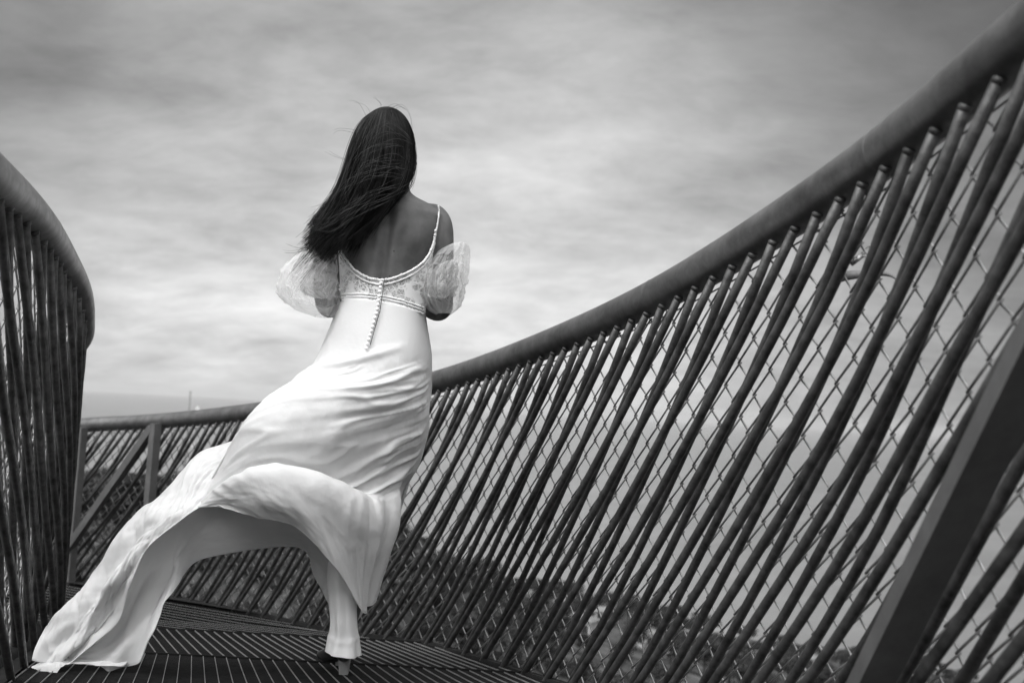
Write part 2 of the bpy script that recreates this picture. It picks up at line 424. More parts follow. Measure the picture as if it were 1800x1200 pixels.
# ------------------------------------------------------------------ hillside and sea
crest_px = [(-500, 800), (140, 862), (330, 880), (560, 925), (690, 968), (760, 990), (830, 1003), (900, 1036), (950, 1050), (1100, 1079), (1200, 1100), (1300, 1120), (1450, 1150), (1550, 1168), (1700, 1194), (1900, 1225)]
cz = np.array([un(x, y, 1) for x, y in crest_px]); caz = np.arctan2(cz[:, 0], cz[:, 1]); csl = -cz[:, 2] / np.hypot(cz[:, 0], cz[:, 1])
SEA = -130.0
def crestR(az): return np.interp(az, [-.6, -.2, -.05, .5], [85., 105., 210., 330.])
def zhill(az, r):
    e = np.interp(az, caz, csl); R = crestR(az)
    b = np.interp(az, [-.4, -.2, -.05, .4], [6., 8., 16., 26.])
    zin = -r * e - b * np.clip(1 - r / R, 0, 1) ** 1.6
    zout = -R * e - (r - R) * np.clip(e * 1.25 + (r - R) / 60, .15, .9)
    z = np.where(r < R, zin, zout)
    z = z + .25 * np.sin(az * 23 + r * .21) * np.clip(r / 40, 0, 1) * (r < R) * np.clip((R - r) / 20, 0, 1)
    return z
az = np.linspace(-math.pi, math.pi, 420); rr = np.concatenate([np.linspace(2, 30, 40), np.linspace(31, 160, 110), np.linspace(162, 360, 100), np.linspace(365, 800, 60)])
A_, R_ = np.meshgrid(az, rr); Z_ = zhill(np.clip(A_, -1.2, 1.2), R_)
Z_ += np.vectorize(lambda a, b: noise.noise(Vector((a * .12, b * .12, 0))))(R_ * np.sin(A_), R_ * np.cos(A_)) * np.clip((R_ - 6) / 30, 0, .5)
Z_ += np.clip(R_ - 5, 0, 250) * .46 * smooth(1.35, 2.3, np.abs(A_))  # unseen rise behind the camera, added to block low sky light
hm = MB(); hm.grid(np.stack([R_ * np.sin(A_), R_ * np.cos(A_), Z_], 2)[:, ::-1])
tag(hm.build('hillside', M['hill']), kind='structure')
sm_ = MB(); q = np.concatenate([[0.], np.geomspace(150, 40000, 40)]); th = np.linspace(-math.pi, math.pi, 97)
sm_.grid(np.stack([np.stack([r * np.sin(th), r * np.cos(th), np.full_like(th, SEA)], 1) for r in q])[:, ::-1])
tag(sm_.build('sea', M['sea']), kind='structure')
hz_ = MB(); B_ = 41500.; V_ = [(x, y, z) for z in (SEA - 1.5, 175.0) for x, y in ((-B_, -B_), (B_, -B_), (B_, B_), (-B_, B_))]
hz_.add(V_, [(3, 2, 1, 0), (4, 5, 6, 7), (0, 1, 5, 4), (1, 2, 6, 5), (2, 3, 7, 6), (3, 0, 4, 7)])
hm_ = bpy.data.materials.new('haze'); hm_.use_nodes = True; hm_.node_tree.nodes.remove(hm_.node_tree.nodes['Principled BSDF'])
pv = N(hm_.node_tree, 'ShaderNodeVolumePrincipled'); pv.inputs['Color'].default_value = g(.9); pv.inputs['Density'].default_value = 4e-5; pv.inputs['Anisotropy'].default_value = .2
hm_.node_tree.links.new(pv.outputs[0], hm_.node_tree.nodes['Material Output'].inputs['Volume'])
tag(hz_.build('haze', hm_, sm=False), kind='stuff')
def ground_at(px, py):
    d = un(px, py, 1); d = d / math.hypot(d[0], d[1]); a = math.atan2(d[0], d[1])
    for r in np.linspace(6, 500, 3000):
        if d[2] * r < zhill(a, r): return np.array([d[0] * r, d[1] * r, zhill(a, r) + float(noise.noise(Vector((d[0] * r * .12, d[1] * r * .12, 0)))) * min(max((r - 6) / 30, 0), .5)]), r
    return None, None
def on_hill(px, r):
    d = un(px, 900, 1); a = math.atan2(d[0], d[1]); z = float(zhill(a, r)); x, y = r * math.sin(a), r * math.cos(a)
    return np.array([x, y, z + float(noise.noise(Vector((x * .12, y * .12, 0)))) * min(max((r - 6) / 30, 0), .5)])

# ------------------------------------------------------------------ trees, scrub, houses (far and out of focus, still built as things)
def tree_meshes(kind, seed):
    r_ = np.random.default_rng(seed); tb = MB(); lb = MB()
    if kind == 'tree':
        tb.tube([(0, 0, -.3), (.03, .02, .8), (.0, .08, 1.7), (.05, .05, 2.6)], [.16, .12, .09, .04], 7)
        tips = []
        for i in range(9):
            a = i * 2.4; z0 = .9 + .17 * i; tip = np.array([math.cos(a) * (.9 + .3 * r_.random()), math.sin(a) * (.9 + .3 * r_.random()), z0 + .7]); tips.append(tip)
            tb.tube([(0, .04, z0), tip * np.array([.5, .5, 1]) + (0, 0, -.25), tip], [.06, .04, .015], 5)
        cl = [(t, .55 + .35 * r_.random()) for t in tips] + [(np.array([r_.normal(0, .4), r_.normal(0, .4), 2.2 + .9 * r_.random()]), .6) for _ in range(7)]
        nl = 110; ls = .16
    else:
        tb.tube([(0, 0, -.1), (.02, 0, .25), (.05, .03, .5)], [.05, .035, .015], 5)
        cl = [(np.array([r_.normal(0, .4), r_.normal(0, .4), .25 + .45 * r_.random()]), .28 + .2 * r_.random()) for _ in range(8)]
        nl = 70; ls = .10
    V = []; F = []
    for c, R in cl:
        for _ in range(nl):
            d = r_.normal(0, 1, 3); d /= np.linalg.norm(d); p = c + d * R * r_.random() ** .45 * np.array([1, 1, .75])
            u = r_.normal(0, 1, 3); u /= np.linalg.norm(u); w_ = np.cross(u, r_.normal(0, 1, 3)); w_ /= np.linalg.norm(w_); s_ = ls * (.6 + .8 * r_.random())
            k = len(V); V += [p - u * s_, p + w_ * s_ * .45, p + u * s_, p - w_ * s_ * .45]; F.append((k, k + 1, k + 2, k + 3))
    lb.add(V, F)
    return tb, lb
protos = {}
for kind in ('tree', 'shrub'):
    for sd in range(3):
        tb, lb = tree_meshes(kind, 11 + sd + (50 if kind == 'shrub' else 0)); protos[kind, sd] = (tb, lb)
pmesh = {}
def plant(kind, sd, loc, sc_, rz, label, group, mat):
    key = (kind, sd, mat)
    root = empty('hillside_tree' if kind == 'tree' else 'shrub', tuple(loc))
    root.rotation_euler = (0, 0, rz); root.scale = (sc_ * (.9 + .3 * random.random()), sc_, sc_ * (.80 + .1 * random.random()))
    if key not in pmesh:
        tb, lb = protos[kind, sd]
        a = tb.build('trunk' if kind == 'tree' else 'stem', M['bark'], root); b = lb.build('crown' if kind == 'tree' else 'foliage', mat, root, sm=False)
        pmesh[key] = (a, b)
    else:
        for s_ in pmesh[key]:
            c = s_.copy(); col.objects.link(c); c.parent = root
    tag(root, label, 'tree' if kind == 'tree' else 'shrub', group)
    return root
n_ = 0
# dark trees seen through the far railing at the left
for px, top, r in [(170, 812, 62), (205, 826, 60), (243, 838, 58), (268, 858, 55), (150, 850, 50), (190, 868, 48), (228, 880, 46), (330, 848, 70), (352, 868, 64), (380, 880, 58)]:
    p = on_hill(px, r); z = un(px, top, 1); z = z[2] / math.hypot(z[0], z[1]) * r
    plant('tree', n_ % 3, p, max(1.0, (z - p[2]) / 3.3), n_ * 1.7, 'dark blurred tree seen through the far railing between the left bars and the dress', 'dark trees behind the far railing', M['leaf']); n_ += 1
for px, top, r in [(655, 905, 80), (690, 930, 90), (716, 958, 100)]:
    p = on_hill(px, r); z = un(px, top, 1); z = z[2] / math.hypot(z[0], z[1]) * r
    plant('tree', n_ % 3, p, max(1.0, (z - p[2]) / 3.3), n_ * 1.7, 'dark tree just right of the lower skirt behind the mesh', 'dark trees beside the skirt', M['leaf']); n_ += 1
for px, top, r in [(805, 986, 165), (835, 990, 170), (862, 990, 168), (884, 1010, 175), (850, 1020, 150)]:
    p = on_hill(px, r); z = un(px, top, 1); z = z[2] / math.hypot(z[0], z[1]) * r
    plant('tree', n_ % 3, p, max(1.0, (z - p[2]) / 3.3), n_ * 1.7, 'dark clump tree on the ridge where the hillside starts to drop', 'dark trees on the ridge', M['leaf']); n_ += 1
# scattered trees over the slope on the right, between and below the houses
for i in range(170):
    px = 640 + 1100 * ((i * .618034) % 1); f_ = (i * .7548) % 1
    R = float(crestR(math.atan2((px - 900), FPX))); r = R * (.34 + .65 * f_)
    plant('tree', i % 3, on_hill(px, r), .7 + 1.0 * random.random(), i * 2.1, 'dark tree among the scrub on the slope behind the right railing', 'trees scattered over the right slope', M['leaf'])
for i in range(70):
    px = 120 + 800 * ((i * .618034 + .3) % 1); r = 22 + .55 * float(crestR(math.atan2(px - 900, FPX))) * ((i * .7548 + .2) % 1)
    plant('shrub', i % 3, on_hill(px, r), 1.0 + 1.2 * random.random(), i * 1.3, 'low scrub bush on the dry slope below the walkway', 'scrub bushes on the dry slope', M['leaf2'] if i % 3 else M['leaf'])

def house(loc, rz, w, d, h, wall, label):
    root = empty('house', tuple(loc)); root.rotation_euler = (0, 0, rz)
    b = MB(); V = [(x, y, z) for z in (-1.5, h) for x, y in ((-w / 2, -d / 2), (w / 2, -d / 2), (w / 2, d / 2), (-w / 2, d / 2))]
    b.add(V, [(0, 1, 5, 4), (1, 2, 6, 5), (2, 3, 7, 6), (3, 0, 4, 7)]); b.build('wall', wall, root, sm=False)
    b = MB(); o_ = .35; e = h + .05; V = [(-w / 2 - o_, -d / 2 - o_, e), (w / 2 + o_, -d / 2 - o_, e), (w / 2 + o_, d / 2 + o_, e), (-w / 2 - o_, d / 2 + o_, e), (-w / 4, 0, e + d * .28), (w / 4, 0, e + d * .28)]
    b.add(V, [(0, 1, 5, 4), (1, 2, 5), (2, 3, 4, 5), (3, 0, 4), (3, 2, 1, 0)]); b.build('roof', M['roof'], root, sm=False)
    for i in range(3):
        b = MB(); x = (i - 1) * w * .3; b.bar((x - .45, -d / 2 - .01, h * .55), (x + .45, -d / 2 - .01, h * .55), .08, 1.1, (0, 1, 0)); b.build('window', M['glass'], root, sm=False)
    b = MB(); b.bar((w * .1, -d / 2 - .012, 0), (w * .1 + .9, -d / 2 - .012, 0), .07, 1.7, (0, 1, 0)); b.build('door', M['pole'], root, sm=False)
    tag(root, label, 'house')
hs = [(950, 1068, 'pale house highest on the slope, nearest the dark ridge trees'), (1052, 1088, 'bright little house below the slope crest behind the right bars'), (1128, 1134, 'pale house in the middle of the slope, low between the bars'),
      (1150, 1106, 'small grey house just under the crest of the slope'), (1212, 1133, 'wide pale house beside a dark tree on the middle slope'), (1283, 1138, 'bright house with a light roof edge above the lower right mesh'),
      (1340, 1168, 'pale house near the bottom edge before the big brace'), (1262, 1122, 'small pale house tucked under the crest'), (1020, 1120, 'grey house low on the slope among dark trees'), (1180, 1160, 'pale house lowest in the middle of the slope'), (1420, 1172, 'grey house furthest right on the slope')]
for i, (px, py, lb_) in enumerate(hs):
    p, r = ground_at(px, py)
    if p is None: p = on_hill(px, 230)
    house(p, math.atan2(-p[0], p[1]) * .5 + .5 * math.sin(i * 3), 3.2 + (i * 1.3) % 1.6, 2.6, 1.5 + (i % 3) * .35, M['wall'] if i % 3 else M['wall2'], lb_)

# thin distant pole and two sailing boats
p = on_hill(318, 78); b = MB(); zt = un(325, 688, 1); zt = zt[2] / math.hypot(zt[0], zt[1]) * 78
b.tube([p - (0, 0, .5), (p[0] + .05, p[1], zt)], [.07, .035], 8); b.ball((p[0] + .05, p[1], zt), .06, 6, 5)
tag(b.build('lamp_pole', M['pole']), 'thin dark pole rising above the far handrail left of the dress', 'pole')
def boat(px, py, L_, rz, label):
    d = un(px, py, 1); k = SEA / d[2]; loc = d * k
    root = empty('sailboat', tuple(loc)); root.rotation_euler = (0, 0, rz)
    st = [(-.5, .0, .12), (-.45, .10, .1), (-.2, .14, .08), (.1, .13, .09), (.35, .07, .12), (.5, .0, .16)]
    b = MB(); b.grid(np.array([[(x * L_, -w_ * L_, z * L_), (x * L_, -w_ * .6 * L_, -.02 * L_), (x * L_, 0, -.04 * L_), (x * L_, w_ * .6 * L_, -.02 * L_), (x * L_, w_ * L_, z * L_), (x * L_, 0, z * L_ * .95)] for x, w_, z in st]), True)
    b.build('hull', M['hull'], root)
    b = MB(); b.tube([(0, 0, 0), (0, 0, 1.35 * L_)], .012 * L_, 6); b.build('mast', M['pole'], root)
    b = MB(); G = np.array([[(-.02 * L_ - t * (1 - s) * .42 * L_, .05 * L_ * math.sin(t * 3) * (1 - s), (.2 + 1.1 * s) * L_) for t in np.linspace(0, 1, 6)] for s in np.linspace(0, 1, 8)]); b.grid(G); b.build('mainsail', M['sail'], root)
    b = MB(); G = np.array([[(.02 * L_ + t * (1 - s) * .4 * L_, .05 * L_ * math.sin(t * 3) * (1 - s), (.15 + 1.0 * s) * L_) for t in np.linspace(0, 1, 6)] for s in np.linspace(0, 1, 8)]); b.grid(G); b.build('foresail', M['sail'], root)
    tag(root, label, 'sailboat')
boat(347, 724, 40, .4, 'small white sail out on the sea just above the far handrail')
boat(336, 786, 20, .8, 'white sailing boat seen through the far mesh right of the post')

# ------------------------------------------------------------------ the woman
HS = 3.05
foot = un(600, 1183, 3.03)
def E_ring(xL, yL, xR, yR, dc, hd, n=36, p=2.3):
    """elliptic ring through a left and a right silhouette pixel"""
    a = un(xL, yL, dc); b = un(xR, yR, dc); c = (a + b) / 2; h = (b - a) / 2
    t = np.linspace(0, 2 * np.pi, n, endpoint=False)
    cx = np.sign(np.cos(t)) * np.abs(np.cos(t)) ** (2 / p); sy = np.sign(np.sin(t)) * np.abs(np.sin(t)) ** (2 / p)
    return c + cx[:, None] * h + sy[:, None] * np.array([0, hd, 0])
TOR = [  # image row of the torso: left/right silhouettes, axis depth, half depth
    (318, 664, 712, 3.06, .055), (334, 662, 718, 3.06, .058), (346, 646, 735, 3.055, .068), (358, 622, 762, 3.05, .080), (374, 602, 780, 3.05, .092), (400, 594, 778, 3.05, .102), (430, 592, 767, 3.05, .106),
    (460, 594, 759, 3.05, .106), (490, 597, 752, 3.05, .102), (520, 600, 746, 3.05, .098), (550, 598, 744, 3.05, .098), (590, 588, 748, 3.05, .108), (630, 572, 752, 3.05, .122), (670, 562, 752, 3.05, .128), (710, 566, 742, 3.05, .115), (740, 580, 725, 3.06, .085)]
TY = np.array([t[0] for t in TOR], float)
def tor(y):
    return [np.interp(y, TY, [t[k] for t in TOR]) for k in (1, 2, 3, 4)]
def back_depth(x, y, off=0.0, p=2.3):
    a, b, dc, hd = tor(y); u = np.clip(abs((x - (a + b) / 2) / ((b - a) / 2 + off * 620)), 0, .985)
    return dc - (hd + off) * (1 - u ** p) ** (1 / p)
tilt = lambda x, y: y + .053 * (x - 670)   # silhouettes at equal height run parallel to the tilted horizon
bm = MB()
rings = [E_ring(a, y + .053 * (a - 670), b, y + .053 * (b - 670), dc, hd) for y, a, b, dc, hd in TOR]
G = np.array(rings); bm.grid(G, True)
bm.add(rings[0], [tuple(range(36))]); bm.add(rings[-1], [tuple(range(36))[::-1]])
def limb(pts, rads, seg=14):
    P = spline(np.array(pts), 26); r = spline(np.array(rads)[:, None], 26)[:, 0]; bm.tube(P, r, seg)
    bm.ball(P[0], r[0] * .98, 14, 9); bm.ball(P[-1], r[-1] * .98, 14, 9)
# neck and head
bm.tube([un(690, 352, 3.05), un(688, 325, 3.045), un(684, 296, 3.06)], [.062, .052, .054], 18)
hc = un(678, 252, 3.05)
bm.ball(hc, (.074, .093, .098), 28, 20)
bm.ball(hc + (0, .035, -.045), (.058, .062, .072), 20, 14)          # jaw and face mass
bm.ball(hc + (0, .105, -.035), (.012, .018, .020), 10, 8)           # nose
bm.ball(hc + (0, .095, -.005), (.055, .012, .012), 12, 8)           # brow
bm.ball(hc + (0, .088, -.072), (.022, .012, .010), 12, 8)           # mouth
bm.ball(hc + (0, .080, -.105), (.024, .020, .016), 12, 8)           # chin
for s_ in (-1, 1): bm.ball(hc + (s_ * .075, .0, -.02), (.010, .020, .030), 10, 8)
# arms: right elbow shows below its sleeve, forearms folded in front of the body
wr = {}
limb([un(760, 382, 3.06), un(772, 400, 3.055), un(775, 450, 3.05), un(776, 500, 3.05), un(778, 538, 3.06)], [.044, .043, .040, .037, .034])
limb([un(778, 538, 3.06), un(768, 545, 3.12), un(745, 535, 3.20), un(715, 520, 3.25)], [.034, .035, .031, .024])
limb([un(602, 378, 3.06), un(584, 400, 3.055), un(574, 445, 3.05), un(570, 490, 3.05), un(572, 530, 3.06)], [.044, .042, .039, .036, .033])
limb([un(572, 530, 3.06), un(582, 540, 3.12), un(610, 530, 3.20), un(645, 518, 3.25)], [.033, .034, .030, .024])
for (px, sgn) in ((700, 1), (660, -1)):
    w0 = un(px + sgn * 12, 519, 3.25); pc = w0 + np.array([-sgn * .045, .012, .0])
    bm.ball(pc, (.042, .018, .036), 16, 10)
    for k_, (dz, ln) in enumerate(((.027, .066), (.010, .075), (-.008, .070), (-.025, .056))):
        a = pc + np.array([-sgn * .030, .004, dz]); P = [a, a + np.array([-sgn * ln * .5, .012, -.002]), a + np.array([-sgn * ln * .85, .004, -.006]), a + np.array([-sgn * ln, -.008, -.01])]
        bm.tube(spline(P, 10), [.0095] * 6 + [.009, .0085, .0075, .006], 8)
    a = pc + np.array([sgn * .015, -.004, .03]); bm.tube(spline([a, a + np.array([-sgn * .022, -.012, .028]), a + np.array([-sgn * .048, -.010, .036])], 8), [.011] * 5 + [.010, .009, .007], 8)
# legs
ank = un(603, 1118, 3.02)
limb([un(700, 690, 3.06), un(680, 780, 3.05), un(650, 895, 3.04), un(632, 980, 3.055), un(608, 1090, 3.03), ank], [.088, .080, .056, .052, .036, .034])
limb([un(615, 690, 3.06), un(612, 780, 3.12), un(610, 885, 3.2), un(606, 965, 3.30), un(604, 1050, 3.38), un(603, 1092, 3.42)], [.088, .080, .055, .050, .036, .033])
limb([ank + (0, -.005, 0), ank + (-.008, .06, -.05), ank + (-.012, .13, -.088)], [.032, .030, .022])
a2 = un(603, 1092, 3.42); limb([a2, a2 + (0, .06, -.05), a2 + (0, .13, -.088)], [.032, .030, .022])
tmp = bm.build('body_tmp', M['skin'])
md = tmp.modifiers.new('r', 'REMESH'); md.mode = 'VOXEL'; md.voxel_size = .0058
ms = tmp.modifiers.new('s', 'SMOOTH'); ms.factor = .5; ms.iterations = 9
dg = bpy.context.evaluated_depsgraph_get(); me = bpy.data.meshes.new_from_object(tmp.evaluated_get(dg)); bpy.data.objects.remove(tmp)
co = np.empty(len(me.vertices) * 3); me.vertices.foreach_get('co', co); co = co.reshape(-1, 3)
# back modelling: spine furrow, shoulder blades, on the side facing the camera
def proj(P):
    d = P @ cf; return 900 + FPX * (P @ cr) / d, 600 - FPX * (P @ cu) / d, d
px_, py_, dd_ = proj(co)
backw = smooth(3.03, 2.97, dd_) * smooth(335, 370, py_) * smooth(640, 560, py_)
spx = np.interp(py_, [335, 490, 640], [690, 671, 650])
furrow = np.exp(-((px_ - spx) / 9.0) ** 2) * .009 * smooth(350, 400, py_)
sb = np.exp(-(((px_ - (spx + 48)) / 26) ** 2 + ((py_ - 415 - .5 * (px_ - spx - 48)) / 30) ** 2)) + np.exp(-(((px_ - (spx - 48)) / 26) ** 2 + ((py_ - 410 + .5 * (px_ - spx + 48)) / 30) ** 2))
edge = np.exp(-(((px_ - (spx + 26)) / 9) ** 2 + ((py_ - 425) / 32) ** 2)) + np.exp(-(((px_ - (spx - 26)) / 9) ** 2 + ((py_ - 425) / 32) ** 2))
er = np.exp(-(((px_ - (spx + 20)) / 13) ** 2 + ((py_ - 500) / 60) ** 2)) + np.exp(-(((px_ - (spx - 20)) / 13) ** 2 + ((py_ - 500) / 60) ** 2))
co[:, 1] += backw * (1.3 * furrow - .013 * sb + .007 * edge - .006 * er)
me.vertices.foreach_set('co', (co - foot).ravel()); me.polygons.foreach_set('use_smooth', [True] * len(me.polygons))
me.materials.clear(); me.materials.append(M['skin']); me.update()
person = bpy.data.objects.new('person', me); col.objects.link(person); person.location = foot
tag(person, 'woman seen from behind in white open-back dress, dark hair blown to one side', 'person')
def pbuild(mb, name, mats, parent=None, sm=True):
    o = mb.build(name, mats, None, sm)
    o.parent = parent or person; o.matrix_parent_inverse = __import__('mathutils').Matrix.Translation(-Vector(foot)) if parent is None else __import__('mathutils').Matrix.Identity(4)
    return o
# ---------- skirt
def patch(rows, nu, nv, folds=None, seed=0.0):
    G = np.array([[un(*p) for p in r] for r in rows]); G = spline(spline(G, nv, 0), nu, 1)
    if folds is not None:
        v, u = np.meshgrid(np.linspace(0, 1, nv), np.linspace(0, 1, nu), indexing='ij')
        G = G + normals(G) * folds(u, v)[..., None]
    return G
main_rows = [
 [(748, 552, 3.09), (736, 547, 2.985), (702, 537, 2.935), (668, 530, 2.925), (634, 526, 2.935), (607, 523, 2.98), (597, 522, 3.09)],
 [(753, 585, 3.09), (738, 582, 2.97), (702, 578, 2.915), (660, 574, 2.905), (620, 571, 2.925), (592, 569, 2.98), (582, 570, 3.09)],
 [(759, 625, 3.09), (743, 625, 2.96), (703, 622, 2.895), (655, 620, 2.885), (610, 618, 2.91), (574, 619, 2.98), (561, 620, 3.09)],
 [(760, 668, 3.09), (743, 670, 2.96), (700, 668, 2.885), (645, 664, 2.865), (592, 658, 2.885), (548, 652, 2.94), (532, 659, 3.05)],
 [(757, 720, 3.09), (738, 722, 2.965), (690, 722, 2.885), (620, 715, 2.845), (550, 700, 2.845), (490, 690, 2.905), (464, 711, 3.02)],
 [(744, 775, 3.09), (722, 780, 2.975), (672, 785, 2.905), (592, 785, 2.855), (512, 772, 2.835), (442, 757, 2.88), (410, 776, 3.0)],
 [(727, 830, 3.09), (705, 838, 2.985), (655, 856, 2.935), (592, 856, 2.925), (495, 832, 2.905), (405, 848, 2.89), (356, 876, 2.98)],
 [(716, 862, 3.09), (696, 868, 2.985), (655, 882, 2.915), (602, 855, 2.845), (492, 815, 2.765), (396, 846, 2.775), (348, 885, 2.94)],
 [(706, 898, 3.09), (690, 908, 2.985), (660, 922, 2.905), (608, 905, 2.815), (500, 856, 2.71), (410, 860, 2.715), (347, 889, 2.88)],
 [(690, 940, 3.09), (676, 968, 2.99), (652, 985, 2.925), (612, 965, 2.855), (525, 905, 2.73), (425, 883, 2.715), (356, 890, 2.84)],
 [(665, 1036, 3.09), (655, 1066, 3.01), (640, 1098, 2.97), (610, 1022, 2.89), (545, 947, 2.78), (442, 905, 2.745), (386, 887, 2.765)]]
def f_main(u, v):
    # diagonal drape folds from the right hip down to the left, fine wind ripples, quiet near the waist
    a = smooth(.10, .35, v)
    ph = u * 5.0 + v * 9.0
    d = .010 * a * np.sin(ph * 1.7 + 1.1 * fbm2(u * 3, v * 3, 1.3)) * smooth(.75, .3, u) * smooth(.25, .5, v)
    w_ = v - .22 * u; fo = fbm2(u * 1.4, w_ * 15, 11.5, 3); fo2 = 1 - np.abs(fbm2(u * 1.1 + .4, w_ * 10, 21.5, 2)) * 2.6
    d += (.011 * fo + .010 * fo2.clip(0, 1) ** 2) * smooth(.22, .36, v) * smooth(.72, .58, v) * (.35 + .65 * smooth(.85, .35, u)) * smooth(.02, .2, u)
    cr2 = (1 - np.abs(fbm2(u * 1.6 + .7, w_ * 13 + .5 * fo, 41.5, 2)) * 7).clip(0, 1)
    d += .0055 * cr2 * smooth(.2, .3, v) * smooth(.74, .6, v) * smooth(.02, .15, u)
    d += .004 * (1 - np.abs(fbm2(u * 7, v * 2.0 + u * 2, 51.5, 2)) * 6).clip(0, 1) * smooth(.66, .76, v) * smooth(1.0, .85, u) * smooth(0, .1, u)
    d += .009 * fbm2(u * 9, v * 2.2 + u, 31.5, 3) * smooth(.60, .72, v) * smooth(1.0, .8, u)
    d += .006 * a * fbm2(u * 5 + v * 6, v * 3 - u * 5, 4.2, 4)
    d += .010 * np.exp(-((v - (.20 + .22 * (u - .45))) / .018) ** 2) * smooth(.25, .5, u)      # crease where the wind-blown layer starts
    d += .006 * np.exp(-((v - (.28 + .30 * (u - .30))) / .02) ** 2) * smooth(.1, .3, u) * smooth(.9, .5, u)
    d += .012 * smooth(.55, .75, v) * smooth(.45, .15, u) * np.sin(u * 34 + v * 5 + 2 * fbm2(u * 2, v * 2, 7.7)) * smooth(0, .14, u)
    d += .004 * smooth(.62, .8, v) * smooth(.35, .6, u) * np.sin(u * 26 - v * 20 + 2 * fbm2(u * 2, v * 3, 2.7))
    return -d
for k_, r_ in enumerate(main_rows):
    a_, b_ = np.array(r_[2]), np.array(r_[3]); pass
main_rows[10][2] = (642, 1078, 2.985); main_rows[10][3] = (620, 1044, 2.915)
sk = MB(); GM = patch(main_rows, 150, 230, f_main); sk.grid(GM)
train_rows = [
 [(455, 738, 3.12), (455, 756, 3.06), (458, 778, 3.0), (462, 800, 2.97)],
 [(405, 776, 3.12), (405, 795, 3.04), (410, 820, 2.98), (420, 852, 2.95)],
 [(345, 797, 3.10), (350, 825, 3.0), (360, 855, 2.95), (378, 884, 2.92)],
 [(300, 850, 3.05), (310, 870, 2.95), (325, 884, 2.89), (348, 893, 2.86)],
 [(250, 892, 3.0), (265, 905, 2.88), (285, 917, 2.82), (304, 924, 2.80)],
 [(213, 932, 2.95), (228, 945, 2.82), (245, 955, 2.76), (262, 963, 2.745)],
 [(180, 985, 2.90), (195, 1000, 2.76), (215, 1010, 2.70), (240, 1008, 2.695)],
 [(150, 1030, 2.85), (165, 1045, 2.72), (190, 1052, 2.66), (222, 1044, 2.665)],
 [(116, 1060, 2.80), (135, 1090, 2.68), (165, 1097, 2.63), (204, 1088, 2.635)],
 [(80, 1104, 2.75), (105, 1130, 2.65), (135, 1137, 2.60), (170, 1121, 2.61)],
 [(58, 1160, 2.70), (84, 1167, 2.63), (108, 1164, 2.60), (122, 1163, 2.60)]]
for k_, dd in zip(range(4, 11), (.04, .12, .20, .27, .32, .36, .385)):
    train_rows[k_] = [(x, y, d + dd * (.55 + .45 * q)) for q, (x, y, d) in zip((.35, .7, 1, 1), train_rows[k_])]
def f_train(u, v):
    d = .012 * np.sin(u * 11 + v * 6 + 2.2 * fbm2(u * 2, v * 4, 3.1)) * smooth(.15, .45, v)
    d += .013 * fbm2(u * 3 + v * 3, v * 6 - u * 3, 5.5, 3) + .004 * fbm2(u * 3, v * 20 + u * 6, 8.5, 2)
    d += .007 * (1 - np.abs(fbm2(u * 5 - v * 8, v * 5, 2.5, 2)) * 3).clip(0, 1)
    d += .007 * (1 - np.abs(fbm2(u * 2 + v * 2, v * 9 - u * 4, 61.5, 2)) * 6).clip(0, 1)
    return -d * smooth(1.0, .9, u) * (.35 + .65 * smooth(0, .25, u))
GT = patch(train_rows, 70, 150, f_train); lift = smooth(.78, 1.0, np.linspace(0, 1, 70))[None, :, None] * smooth(.33, .5, np.linspace(0, 1, 150))[:, None, None]
GT = GT + lift * (np.array([.012, -.028, .004]) + .010 * np.sin(np.linspace(0, 9, 150))[:, None, None] * np.array([1, 0, .4])); sk.grid(GT)
in_rows = list(map(list, zip(*[
 [(122, 1160, 2.605), (120, 1162, 2.61), (116, 1163, 2.615), (112, 1165, 2.62)],
 [(217, 1046, 2.68), (205, 1090, 2.70), (190, 1130, 2.67), (168, 1167, 2.62)],
 [(257, 966, 2.76), (250, 1030, 2.80), (237, 1100, 2.75), (217, 1171, 2.655)],
 [(302, 922, 2.82), (296, 985, 2.90), (282, 1050, 2.87), (262, 1124, 2.77)],
 [(347, 890, 2.88), (336, 930, 2.99), (322, 975, 3.01), (305, 1030, 2.95)],
 [(392, 870, 2.92), (387, 910, 3.08), (379, 945, 3.13), (368, 979, 3.12)],
 [(450, 855, 2.94), (450, 905, 3.13), (448, 940, 3.21), (445, 966, 3.22)],
 [(520, 870, 2.96), (522, 920, 3.15), (524, 945, 3.21), (525, 962, 3.22)],
 [(580, 895, 2.98), (580, 950, 3.12), (572, 985, 3.15), (556, 1012, 3.18)],
 [(625, 915, 3.02), (620, 980, 3.10), (605, 1030, 3.14), (584, 1066, 3.14)],
 [(665, 930, 3.08), (655, 1000, 3.12), (645, 1060, 3.14), (622, 1100, 3.14)]])))
for r_ in in_rows:
    for k_, dd in enumerate((.385, .33, .22, .08)): r_[k_] = (r_[k_][0], r_[k_][1], r_[k_][2] + dd)
in_rows[0][1] = (217, 1046, 2.925); in_rows[0][2] = (257, 966, 2.88); in_rows[3][1] = (168, 1167, 2.985); in_rows[3][2] = (217, 1171, 2.975)
def f_in(u, v):
    d = .010 * fbm2(u * 8, v * 2.5, 9.1, 4) + .010 * np.sin(u * 30 + v * 3 + 2 * fbm2(u * 3, v * 2, 1.1)) * smooth(.5, .2, u) + .006 * smooth(.6, 1, v) * np.sin(u * 50)
    return d * smooth(0, .12, v)
GI = patch(in_rows, 150, 60, f_in); sk.grid(GI)
